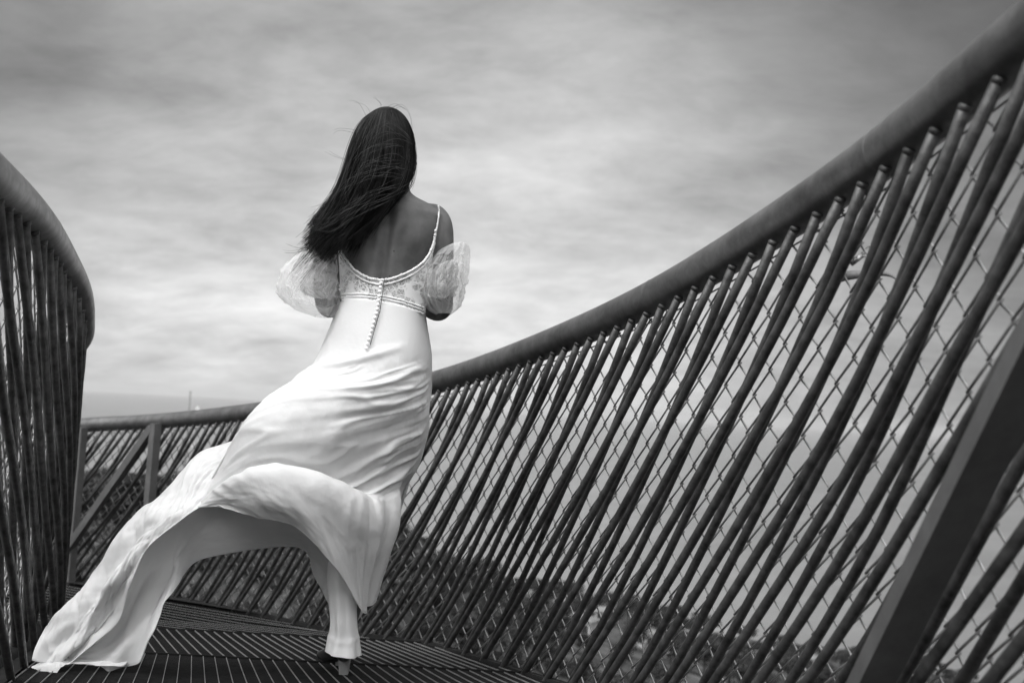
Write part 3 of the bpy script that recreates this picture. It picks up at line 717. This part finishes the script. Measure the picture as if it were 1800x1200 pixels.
# crumpled train end lying on the deck
toe_rows = [[(54, 1172, 3.0), (85, 1156, 2.99), (110, 1156, 2.985), (168, 1158, 2.99), (232, 1150, 3.02)],
            [(52, 1188, 2.93), (88, 1170, 2.94), (112, 1164, 2.96), (168, 1165, 2.965), (226, 1160, 2.98)],
            [(66, 1200, 2.86), (96, 1188, 2.89), (116, 1166, 2.95), (168, 1168, 2.955), (217, 1171, 2.965)]]
sk.grid(patch(toe_rows, 70, 30, lambda u, v: -.006 * fbm2(u * 7, v * 3, 2.2)))
# front of the skirt, away from the camera, closing the volume
def fr_(k, d1, d2, d3):
    a_, b_ = np.array(main_rows[k][-1]), np.array(main_rows[k][0]); return [tuple(a_), *[tuple(np.append((a_ + (b_ - a_) * t)[:2], d)) for t, d in ((.22, d1), (.5, d2), (.78, d3))], tuple(b_)]
front_rows = [fr_(0, 3.15, 3.18, 3.15), fr_(1, 3.17, 3.21, 3.17), fr_(2, 3.20, 3.25, 3.21), fr_(3, 3.22, 3.29, 3.24), fr_(4, 3.24, 3.34, 3.28), fr_(5, 3.27, 3.38, 3.31), fr_(6, 3.28, 3.40, 3.31),
 [(400, 900, 3.20), (480, 915, 3.34), (565, 950, 3.37), (640, 990, 3.30), (690, 945, 3.12)], [(425, 945, 3.28), (485, 948, 3.36), (560, 985, 3.38), (622, 1045, 3.32), (667, 1030, 3.12)]]
sk.grid(patch(front_rows, 60, 80, lambda u, v: .01 * fbm2(u * 6, v * 3, 6.6)))
# narrow fall of fabric round the standing leg
leg = [(915, 592, 650, 3.02, .070), (960, 580, 640, 3.02, .068), (1000, 577, 632, 3.015, .064), (1040, 577, 628, 3.01, .058), (1092, 582, 627, 3.00, .052), (1120, 578, 629, 3.0, .056), (1143, 573, 632, 2.995, .066)]
LG = np.array([E_ring(a, y - 3, b, y + (7 if y > 1130 else 2), dc, hd, 40, 2.0) for y, a, b, dc, hd in leg]); LG = spline(LG, 70, 0)
v, u = np.meshgrid(np.linspace(0, 1, 70), np.linspace(0, 1, 40, endpoint=False), indexing='ij')
ctr = LG.mean(1, keepdims=True); dr = LG - ctr
LG = ctr + dr * (1 + (.16 * fbm2(np.cos(2 * np.pi * u) * 1.6 + v * .6, np.sin(2 * np.pi * u) * 1.6 - v, 3.3, 3) + .06 * np.sin(u * 2 * np.pi * 5 - 4 * v) * smooth(1, .6, v) + .04 * np.exp(-((v - .80 + .05 * np.sin(u * 6.28)) / .035) ** 2))[..., None])
sk.grid(LG, True)
dress = pbuild(sk, 'dress', M['dress'])
hem = MB(); hem.tube(GM[-1], .0016, 6); hem.tube(GI[-1], .0016, 6); hem.tube(LG[-1][list(range(40)) + [0]], .0016, 6); hem.tube(GM[-6], .0008, 5); hem.tube(GT[45:, -1], .0016, 6); hem.tube(GT[48:, -4], .0008, 5); hem.tube(LG[-5][list(range(40)) + [0]] * 1.0, .0008, 5)
pbuild(hem, 'hem', M['dress'], dress)
sol = dress.modifiers.new('thickness', 'SOLIDIFY'); sol.thickness = .0014; sol.offset = 0
# ---------- bodice with open back
neck = np.array([(766, 405), (764, 420), (757, 441), (744, 460), (726, 474), (702, 485), (673, 492), (645, 487), (622, 473), (606, 452), (597, 438), (594, 428)], float)
neck = spline(neck, 80)
seam_l = np.array([(600, 524), (634, 523), (668, 526), (706, 534), (746, 548)], float)
def seam_y(x): return np.interp(x, seam_l[:, 0], seam_l[:, 1])
bo = MB(); rows = []
def bk(x, y, off): return un(x, y, back_depth(x, y - .053 * (x - 670), off))
for k in range(81 - 1):
    nx, ny = neck[k]; t = k / 79.0
    bx = 748 + (599 - 748) * t; by = seam_y(bx) + 2
    rows.append([bk(nx + (bx - nx) * w_, ny + (by - ny) * w_, .007) for w_ in np.linspace(0, 1, 22)])
bo.grid(np.array(rows)[:, ::-1])
bod = pbuild(bo, 'bodice', M['lace'], dress)
# sides and front of the bodice
sf = MB(); fr = []
for y in np.linspace(425, 545, 14):
    a, b, dc, hd = tor(y - 0); L_ = un(a - 1, y + .053 * (a - 670), dc - .02); R_p = un(b + 2, y + .053 * (b - 670), dc - .02); c = (L_ + R_p) / 2; h = (R_p - L_) / 2
    th = np.linspace(0, math.pi, 30); fr.append(c + np.cos(th)[:, None] * h + np.sin(th)[:, None] * np.array([0, hd + .035 + .04 * math.exp(-((y - 455) / 28) ** 2), 0]))
sf.grid(np.array(fr)); pbuild(sf, 'bodice_front', M['lace'], dress)
def beads(path, r, step, name, parent):
    b = MB(); P = np.array(path); d = np.concatenate([[0], np.cumsum(np.linalg.norm(np.diff(P, axis=0), axis=1))]); n = int(d[-1] / step)
    for i in range(n + 1):
        q = i * step; c = np.array([np.interp(q, d, P[:, k]) for k in range(3)]); b.ball(c + rng.normal(0, r * .18, 3), r * (.85 + .3 * rng.random()), 7, 5)
    b.tube(P, r * .8, 6); return pbuild(b, name, M['trim'], parent)
beads([bk(x, y, .009) for x, y in neck], .0042, .0068, 'neckline_trim', dress)
beads([bk(x - (0 if i < 14 else 0), y + 8, .009) for i, (x, y) in enumerate(neck[6:-4])], .0028, .0058, 'neckline_trim', dress)
xs = np.linspace(601, 745, 60)
wb = MB(); wb.grid(np.array([[bk(x, seam_y(x) - 7 + 11 * t, .0085) for x in xs] for t in np.linspace(0, 1, 5)])); wbo = pbuild(wb, 'waistband', M['lace'], dress)
for dy in (-7, -2, 4): beads([bk(x, seam_y(x) + dy, .0095) for x in xs], .0026, .0056, 'waistband_trim', dress)
strap_px = spline(np.array([(766, 408), (769, 395), (771, 378), (771, 363), (768, 357)], float), 26)
sp3 = [un(x, y, d) for (x, y), d in zip(strap_px, np.linspace(2.962, 3.02, 26))]
sp3 = [bk(x, y, .004) for x, y in strap_px[:20]]
sp3 += [sp3[-1] + np.array([-.002 * i, .012 * i, .004 * i - .0012 * i * i]) for i in range(1, 8)]
beads(sp3, .0030, .0064, 'strap', dress)
lp = spline(np.array([(594, 430), (594, 415), (598, 395), (604, 378), (612, 366)], float), 20); beads([bk(x, y, .004) for x, y in lp], .0030, .0064, 'strap', dress)
# zip line and row of covered buttons down the back
zx = lambda y: np.interp(y, [492, 545, 615], [673.5, 666, 646])
def dress_depth(y): return np.interp(y, [492, 526, 574, 620], [back_depth(671, 492, .012), min(back_depth(668, 526, .014), 2.917), 2.897, 2.876])
zp = MB(); zp.tube([un(zx(y) + 2.2, y, dress_depth(y) - .002) for y in np.linspace(490, 606, 24)], .0011, 5); pbuild(zp, 'zip', M['zip'], dress)
for y in np.linspace(497, 612, 16):
    b = MB(); b.ball((0, 0, 0), (.0058, .0045, .0055), 10, 8); o = b.build('button', M['button']); o.parent = dress; o.location = un(zx(y) - 3.0, y, dress_depth(y) - .0005)
# ---------- tulle sleeves
def sleeve(rows_, name, k0, seed):
    R0 = np.array([E_ring(a, y, b, y2, dc, hd, 150, 2.0) for y, a, b, y2, dc, hd in rows_]); R0 = spline(R0, 90, 0)
    v, u = np.meshgrid(np.linspace(0, 1, 90), np.linspace(0, 1, 150, endpoint=False), indexing='ij')
    c = R0.mean(1, keepdims=True); d = R0 - c; cu_, su_ = np.cos(2 * np.pi * u), np.sin(2 * np.pi * u)
    # soft creases running along the arm, gathered at both cuffs
    n1 = fbm2(cu_ * 2.0 + seed, su_ * 2.0 + v * 1.2, seed, 3); n2 = fbm2(cu_ * 2.6 + seed, su_ * 2.6 + v * 1.3 + n1, seed + 3, 2)
    ridge = (1 - np.abs(n2) * 2.6).clip(0, 1) ** 2
    gath = .6 * np.sin(u * 2 * np.pi * 10 + 3 * n1) * (np.exp(-v / .10) + np.exp(-(1 - v) / .10))
    S1 = c + d * (1 + .17 * n1 + .05 * ridge * np.sin(np.pi * v) + .06 * gath)[..., None]
    def crumple(S_, sc1, amp, sd):
        o_ = np.zeros(S_.shape); env = np.sin(np.pi * v.clip(.05, .95))
        for ix in np.ndindex(S_.shape[:2]):
            p_ = Vector(S_[ix]) * sc1 + Vector((sd, sd * 2, 0)); nv = noise.noise_vector(p_); r_ = 1 - min(1, abs(noise.noise(p_ * 1.3 + Vector((9, 2, 4)))) * 5)
            o_[ix] = (np.array(nv) * .8 + np.array(d[ix]) / (np.linalg.norm(d[ix]) + 1e-6) * r_ * .9) * amp * env[ix]
        return S_ + o_
    b = MB(); b.grid(crumple(S1, 22, .007, seed), True)
    b.add(R0[0], []); o = pbuild(b, name, M['tulle'], dress)
    # inner gathered layer hugging the arm
    ax_ = un(*seed_axis[int(seed)]); m1 = fbm2(cu_ * 3 + seed, su_ * 3 + v * 2.4, seed + 7, 4); r2 = (1 - np.abs(fbm2(cu_ * 2.6, su_ * 2.6 + v * 1.7, seed + 9, 2)) * 3).clip(0, 1)
    b = MB(); b.grid(crumple(c + (ax_ - c) * .45 + d * np.array([.58, .66, .88]) * (1 + .34 * m1 + .14 * r2 + .07 * gath)[..., None], 30, .011, seed + 5), True)
    pbuild(b, 'gathered_layer', M['tulle2'], o); return o
seed_axis = {1: (578, 490, 3.04), 2: (776, 495, 3.04)}
sleeve([(436, 554, 595, 440, 3.05, .05), (446, 535, 597, 452, 3.05, .065), (468, 508, 599, 474, 3.045, .085), (495, 495, 599, 500, 3.04, .098), (516, 493, 598, 522, 3.04, .098), (536, 510, 596, 540, 3.04, .085), (548, 532, 591, 549, 3.045, .062), (557, 556, 584, 557, 3.05, .04)], 'sleeve', 5, 1.0)
sleeve([(430, 792, 818, 427, 3.03, .03), (440, 776, 823, 436, 3.03, .05), (462, 756, 821, 462, 3.035, .075), (490, 743, 818, 492, 3.04, .085), (518, 742, 813, 520, 3.04, .085), (540, 750, 807, 540, 3.045, .068), (553, 768, 792, 552, 3.055, .045)], 'sleeve', 5, 2.0)
# ---------- shoes
def shoe(base, hz):
    """high-heeled pump seen from behind: block heel, arched sole, closed upper"""
    r = MB(); st = []
    for yo, w_, z0, z1 in ((-.005, .026, .078, .125), (.02, .030, .072, .135), (.06, .031, .045, .105), (.10, .036, .016, .072), (.14, .042, .004, .050), (.18, .036, .003, .036), (.205, .016, .004, .022)):
        t = np.linspace(0, 2 * np.pi, 20, endpoint=False); st.append(np.stack([-.012 * yo / .1 + w_ * np.cos(t), np.full(20, yo), (z0 + z1) / 2 + (z1 - z0) / 2 * np.sign(np.sin(t)) * np.abs(np.sin(t)) ** .7], 1))
    G = spline(np.array(st), 40, 0); c_, s_n = math.cos(hz), math.sin(hz); G = np.stack([G[..., 0] * c_ - G[..., 1] * s_n, G[..., 0] * s_n + G[..., 1] * c_, G[..., 2]], 2) + base; r.grid(G[:, ::-1], True); r.add(G[0], [tuple(range(20))]); r.add(G[-1], [tuple(range(20))[::-1]])
    s_ = pbuild(r, 'shoe', M['shoe'])
    h = MB(); h.grid(np.array([[base + np.array([sx * (.0135 + .007 * t), .004 + sy * (.013 + .006 * t) - .004 * t, .082 * t]) for sx, sy in ((-1, -1), (1, -1), (1, 1), (-1, 1))] for t in np.linspace(0, 1, 7)]), True)
    h.add([base + np.array([sx * .0135, .004 + sy * .013, 0]) for sx, sy in ((-1, -1), (1, -1), (1, 1), (-1, 1))], [(0, 1, 2, 3)])
    pbuild(h, 'heel', M['heel'], s_, sm=False)
hb = min((un(604, 1184, d) for d in np.linspace(2.7, 3.4, 300)), key=lambda p: abs(p[2] - zf(p[1]) - .002))
shoe(hb, rad(20))
b2 = a2 + np.array([0, -.01, 0]); b2[2] = zf(b2[1]) + .001; shoe(b2, 0)
# ---------- hair
guides = [
 [(656, 195, 3.01), (629, 222, 3.01), (612, 272, 3.0), (597, 325, 2.99), (577, 362, 2.97), (560, 392, 2.95), (553, 415, 2.95)],
 [(662, 192, 2.98), (640, 230, 2.955), (622, 285, 2.94), (605, 338, 2.935), (585, 378, 2.93), (566, 405, 2.925), (556, 424, 2.925)],
 [(668, 191, 2.97), (655, 235, 2.935), (640, 290, 2.915), (620, 345, 2.91), (598, 385, 2.905), (578, 410, 2.905), (566, 428, 2.905)],
 [(675, 190, 2.965), (668, 235, 2.925), (658, 290, 2.905), (640, 345, 2.90), (615, 388, 2.90), (592, 414, 2.90), (580, 430, 2.90)],
 [(682, 190, 2.965), (685, 235, 2.925), (680, 290, 2.905), (662, 345, 2.90), (635, 385, 2.90), (610, 410, 2.90), (594, 427, 2.90)],
 [(690, 191, 2.97), (702, 230, 2.935), (701, 285, 2.915), (686, 332, 2.905), (660, 368, 2.905), (632, 396, 2.905), (612, 417, 2.905)],
 [(696, 193, 2.985), (715, 225, 2.97), (718, 270, 2.955), (709, 312, 2.93), (688, 346, 2.92), (658, 376, 2.912), (632, 402, 2.91)],
 [(701, 196, 3.01), (722, 225, 3.02), (725, 262, 3.02), (720, 300, 2.99), (712, 326, 2.955), (688, 350, 2.935), (660, 376, 2.922)]]
GG = np.array([unl(gd) for gd in guides]); GG = spline(GG, 60, 0)
hb_ = MB(); shell = spline(GG, 40, 1); hb_.grid((shell + np.array([0, .016, 0]))[:, :33]); GF = spline(GG, 60, 1)
capc = hc + np.array([.002, -.002, .006])
hb_.ball(capc, (.083, .100, .104), 30, 22)
def strand(P, r0, r1, mb, mi):
    n = len(P); mb.tube(P, np.linspace(r0, r1, n), 3, cap=False, mi=mi)
locks = [(rng.normal(-.003, .017), rng.normal(0, .008), rng.normal(-.004, .015), rng.uniform(.82, 1.0), rng.normal(0, .008), rng.normal(0, .006)) for _ in range(46)]
for i in range(5600):
    gi = rng.random() * 59; a = int(gi); f_ = gi - a; base = GG[a] * (1 - f_) + GG[min(a + 1, 59)] * f_
    P = spline(base, 18); t = np.linspace(0, 1, 18)[:, None]
    lay = rng.random(); n1, n2, n3 = rng.normal(0, 1, 3)
    P = P + np.array([0, 1, 0]) * (lay * .03 - .004) * np.minimum(t * 3, 1) + np.array([1, 0, 0]) * (n1 * .007 * t + .005 * n2 * np.sin(t * (5 + 3 * rng.random()) + n3 * 3) * t) + np.array([0, 0, 1]) * (n3 * .007 * t)
    lk = locks[int(gi * 46 / 59.01)]
    P = spline(P, 40)[: int(40 * min(1, lk[3] + abs(rng.normal(0, .05))))][::2]; t = np.linspace(0, 1, len(P))[:, None]
    P = P + np.sin(np.minimum(t, 1) * np.pi * .9) * np.array([lk[5], lk[4], 0]) * smooth(.1, .5, t)
    P = P + (t ** 4) * np.array(lk[:3]) + (t ** 3) * (np.array([-.010, 0, -.004]) * rng.random())
    # loose, wind-combed tips
    e = t ** 4; P = P + e * np.array([rng.normal(-.003, .007), rng.normal(0, .006), rng.normal(-.001, .006)])
    strand(P, .00075, .00035, hb_, 1 if rng.random() < (.14 if gi < 26 else .04) else 0)  # extra pale strands on the left paint in the light caught there
for k in range(90):
    a = int(rng.integers(0, 46)); cut = int(rng.integers(46, 57)); B_ = GF[a][cut]; dr = GF[a][cut] - GF[a][cut - 8]; dr /= np.linalg.norm(dr); L_ = rng.uniform(.05, .12); cv = rng.normal(0, .5); t = np.linspace(0, 1, 14)[:, None]
    P = B_ + np.array([0, rng.uniform(-.004, .012), 0]) + dr * L_ * t + np.array([-.45 - .3 * abs(cv), 0, .55 * cv]) * L_ * .55 * t ** 2 + np.array([.05, 0, .25 * cv]) * L_ * t ** 3
    for q in range(3): strand(P + rng.normal(0, .002, 3) + t * rng.normal(0, .006, 3), .0005, .0002, hb_, 0)
# locks blown across the back of the head and flyaway hairs
cross = [[(716, 258, 2.95), (690, 253, 2.895), (655, 258, 2.89), (632, 285, 2.895), (617, 318, 2.91)], [(715, 250, 2.93), (680, 228, 2.90), (650, 250, 2.90), (630, 300, 2.90), (610, 350, 2.90)], [(712, 287, 2.93), (690, 282, 2.89), (650, 290, 2.885), (625, 315, 2.89), (600, 345, 2.90)],
         [(708, 303, 2.92), (680, 300, 2.885), (640, 310, 2.885), (612, 322, 2.90), (590, 350, 2.92)], [(704, 325, 2.91), (680, 335, 2.885), (640, 352, 2.885), (600, 372, 2.89), (570, 402, 2.90)], [(700, 330, 2.91), (660, 342, 2.88), (630, 362, 2.88), (590, 395, 2.885), (562, 420, 2.90)],
         [(690, 345, 2.905), (650, 368, 2.88), (615, 385, 2.88), (585, 402, 2.885), (556, 400, 2.90)]]
for c_ in cross:
    B0 = unl(c_)
    for k in range(6):
        P = spline(B0 + rng.normal(0, .006, (5, 3)) * np.array([1, .25, 1]) + rng.normal(0, .012, 3) * np.array([1, 0, 1]), 16); strand(P, .0005, .00025, hb_, 1)
fly = [[(690, 194, 2.98), (708, 184, 2.98), (722, 200, 2.98), (728, 230, 2.99)], [(672, 192, 2.97), (668, 184, 2.95), (660, 176, 2.95)], [(648, 205, 2.97), (635, 185, 2.96), (618, 178, 2.96)], [(625, 232, 2.97), (600, 228, 2.95), (588, 233, 2.95)],
       [(612, 280, 2.96), (592, 275, 2.95), (573, 265, 2.95)], [(590, 355, 2.95), (570, 358, 2.94), (552, 362, 2.94)], [(560, 395, 2.93), (545, 400, 2.92), (535, 398, 2.92)], [(716, 322, 2.96), (719, 332, 2.96), (715, 340, 2.96)], [(718, 300, 2.97), (720, 318, 2.97), (716, 334, 2.97)],
       [(556, 400, 2.93), (551, 385, 2.92), (556, 370, 2.92)], [(553, 412, 2.93), (552, 402, 2.92), (558, 394, 2.92)], [(684, 190, 2.97), (700, 182, 2.97), (716, 190, 2.97)]]
for c_ in fly:
    for k in range(2): strand(spline(unl(c_) + rng.normal(0, .007, 3) + rng.normal(0, .0016, (len(c_), 3)), 20), .0004, .0002, hb_, 0)
pbuild(hb_, 'hair', [M['hair'], M['hair2']])

# ------------------------------------------------------------------ bits caught in the wire mesh
rb = MB(); P = spline(unl([(1446, 532, 2.36), (1452, 505, 2.36), (1475, 488, 2.36), (1510, 482, 2.34), (1548, 480, 2.32), (1575, 490, 2.30), (1588, 520, 2.30)]), 40)
wd = np.interp(np.linspace(0, 1, 40), [0, .1, .3, .55, .8, 1], [.016, .034, .026, .018, .008, .001])
rb.grid(np.stack([P + np.array([0, .004, 1]) * wd[:, None] * .5, P - np.array([0, -.004, 1]) * wd[:, None] * .5], 1))
o = rb.build('ribbon', M['ribbon']); tag(o, 'torn grey plastic ribbon arching behind the wire mesh at upper right', 'ribbon'); sd_ = o.modifiers.new('t', 'SOLIDIFY'); sd_.thickness = .0015
kb = MB(); c0 = un(1526, 441, 2.10); ax = un(1534, 436, 2.10) - un(1512, 452, 2.10); ax /= np.linalg.norm(ax); sdv = np.cross(ax, cf)
t = np.linspace(0, 2 * np.pi, 28); loop = c0 + ax * (.016 * np.cos(t))[:, None] + sdv * (.008 * np.sin(t))[:, None]; kb.tube(loop, .0022, 8, cap=False)
kb.tube([c0 - ax * .045, c0 - ax * .016], [.007, .006], 10); kb.tube([c0 - ax * .017, c0 + ax * .016], .0016, 6)
tag(kb.build('metal_clip', M['clip']), 'small shiny metal clip poking out beside a bar above the torn ribbon', 'clip')
kb = MB(); c0 = un(1505, 523, 2.24); kb.ball(c0, (.008, .007, .008), 10, 8); kb.ball(c0 + (.003, -.004, -.007), (.007, .006, .005), 10, 8); kb.tube([c0 + (0, 0, .006), c0 + (.004, 0, .02), c0 + (.001, .002, .03)], .002, 6)
tag(kb.build('tied_knot', M['bark']), 'dark knot tied on a wire crossing just below the torn ribbon', 'knot')

# ------------------------------------------------------------------ light: overcast sky with a soft low sun from the left
SUN_EL, SUN_AZ = rad(42), rad(-138)     # azimuth from +y towards +x
world = bpy.data.worlds.new('World'); sc.world = world; world.use_nodes = True
nt = world.node_tree; bg = nt.nodes['Background']
sky = N(nt, 'ShaderNodeTexSky', sky_type='NISHITA'); sky.sun_disc = False; sky.sun_elevation = SUN_EL; sky.sun_rotation = SUN_AZ
sky.air_density = 1.0; sky.dust_density = 4.0
bw = N(nt, 'ShaderNodeRGBToBW'); nt.links.new(sky.outputs[0], bw.inputs[0])
tc = N(nt, 'ShaderNodeTexCoord'); sep = N(nt, 'ShaderNodeSeparateXYZ'); nt.links.new(tc.outputs['Generated'], sep.inputs[0])
def mth(op, a, b=None, c=None):
    n = N(nt, 'ShaderNodeMath', operation=op)
    for i, x in enumerate((a, b, c)):
        if x is None: continue
        if isinstance(x, (int, float)): n.inputs[i].default_value = x
        else: nt.links.new(x, n.inputs[i])
    return n.outputs[0]
# cloud deck overhead: direction projected on a plane high above, so clouds flatten towards the horizon
zc = mth('ADD', mth('MAXIMUM', sep.outputs['Z'], 0.0), .30)
cx, cy = mth('DIVIDE', sep.outputs['X'], zc), mth('DIVIDE', sep.outputs['Y'], zc)
cmb = N(nt, 'ShaderNodeCombineXYZ'); nt.links.new(cx, cmb.inputs[0]); nt.links.new(cy, cmb.inputs[1]); cmb.inputs[2].default_value = 2.3
def cloud(scale, detail, rough, sx, sy, dist=.6, rot=0):
    mp = N(nt, 'ShaderNodeMapping'); mp.inputs['Scale'].default_value = (sx, sy, 1); mp.inputs['Rotation'].default_value = (0, 0, rot); nt.links.new(cmb.outputs[0], mp.inputs['Vector'])
    nz = N(nt, 'ShaderNodeTexNoise'); nz.inputs['Scale'].default_value = scale; nz.inputs['Detail'].default_value = detail; nz.inputs['Roughness'].default_value = rough; nz.inputs['Distortion'].default_value = dist
    nt.links.new(mp.outputs[0], nz.inputs['Vector']); return nz.outputs['Fac']
c1 = cloud(.95, 5, .5, .9, 1.05, .7, .6); c2 = cloud(2.6, 8, .62, .8, 1.15, .4, .5)
c3 = cloud(6.0, 8, .68, .75, 1.2, .25, .45)
cl = mth('ADD', mth('ADD', mth('MULTIPLY', mth('SUBTRACT', c1, .5), 1.5), mth('MULTIPLY', mth('SUBTRACT', c2, .5), .85)), mth('MULTIPLY', mth('SUBTRACT', c3, .5), .80))
def blob(px, py, sharp, amp):
    d = un(px, py, 1); d = d / np.linalg.norm(d)
    dt = N(nt, 'ShaderNodeVectorMath', operation='DOT_PRODUCT'); nt.links.new(tc.outputs['Generated'], dt.inputs[0]); dt.inputs[1].default_value = d
    return mth('MULTIPLY', mth('POWER', mth('MAXIMUM', dt.outputs['Value'], 0.0), sharp), amp)
L = mth('ADD', .06, blob(920, 540, 13, .46))
for b_ in [blob(800, 200, 2.5, .15), blob(300, 600, 70, .31), blob(1560, 30, 40, -.15), blob(120, 700, 30, .06)]:
    L = mth('ADD', L, b_)
L = mth('MULTIPLY', L, mth('ADD', 1.0, mth('MULTIPLY', cl, 1.0)))
# thinner, brighter cloud overhead and behind the viewer, where the veiled sun stands
sd3 = Vector((math.cos(SUN_EL) * math.sin(SUN_AZ), math.cos(SUN_EL) * math.cos(SUN_AZ), math.sin(SUN_EL)))
def lobe(v, pw, amp):
    v = Vector(v).normalized(); dt = N(nt, 'ShaderNodeVectorMath', operation='DOT_PRODUCT'); nt.links.new(tc.outputs['Generated'], dt.inputs[0]); dt.inputs[1].default_value = v
    return mth('MULTIPLY', mth('POWER', mth('MAXIMUM', dt.outputs['Value'], 0.0), pw), amp)
L = mth('ADD', L, lobe((-.18, -.56, .81), 1.5, 2.9)); L = mth('ADD', L, lobe(sd3, 5, .9))
L = mth('MAXIMUM', mth('ADD', mth('MULTIPLY', L, 10.0), mth('MULTIPLY', bw.outputs[0], .08)), 0.0)
nt.links.new(L, bg.inputs['Color']); bg.inputs['Strength'].default_value = .10
sl = bpy.data.lights.new('sun', 'SUN'); sl.energy = 1.5; sl.angle = rad(11); sl.color = (1, 1, 1)
so = bpy.data.objects.new('sun', sl); col.objects.link(so); so.rotation_euler = (-sd3).to_track_quat('-Z', 'Y').to_euler(); so.location = (-4, -2, 6)

# ------------------------------------------------------------------ camera
cd = bpy.data.cameras.new('camera'); cam = bpy.data.objects.new('camera', cd); col.objects.link(cam)
cd.lens = 35.0 * FPX / 1750; cd.sensor_width = 36; cd.clip_end = 100000; cd.clip_start = .05
from mathutils import Matrix
mt = Matrix(((cr[0], cu[0], -cf[0], 0), (cr[1], cu[1], -cf[1], 0), (cr[2], cu[2], -cf[2], 0), (0, 0, 0, 1))); cam.matrix_world = mt
cd.dof.use_dof = True; cd.dof.focus_distance = 3.0; cd.dof.aperture_fstop = 3.2
sc.camera = cam
sc.view_settings.view_transform = 'Standard'; sc.view_settings.look = 'None'; sc.view_settings.exposure = .10; sc.view_settings.gamma = 1
sc.cycles.max_bounces = 8; sc.cycles.transparent_max_bounces = 24
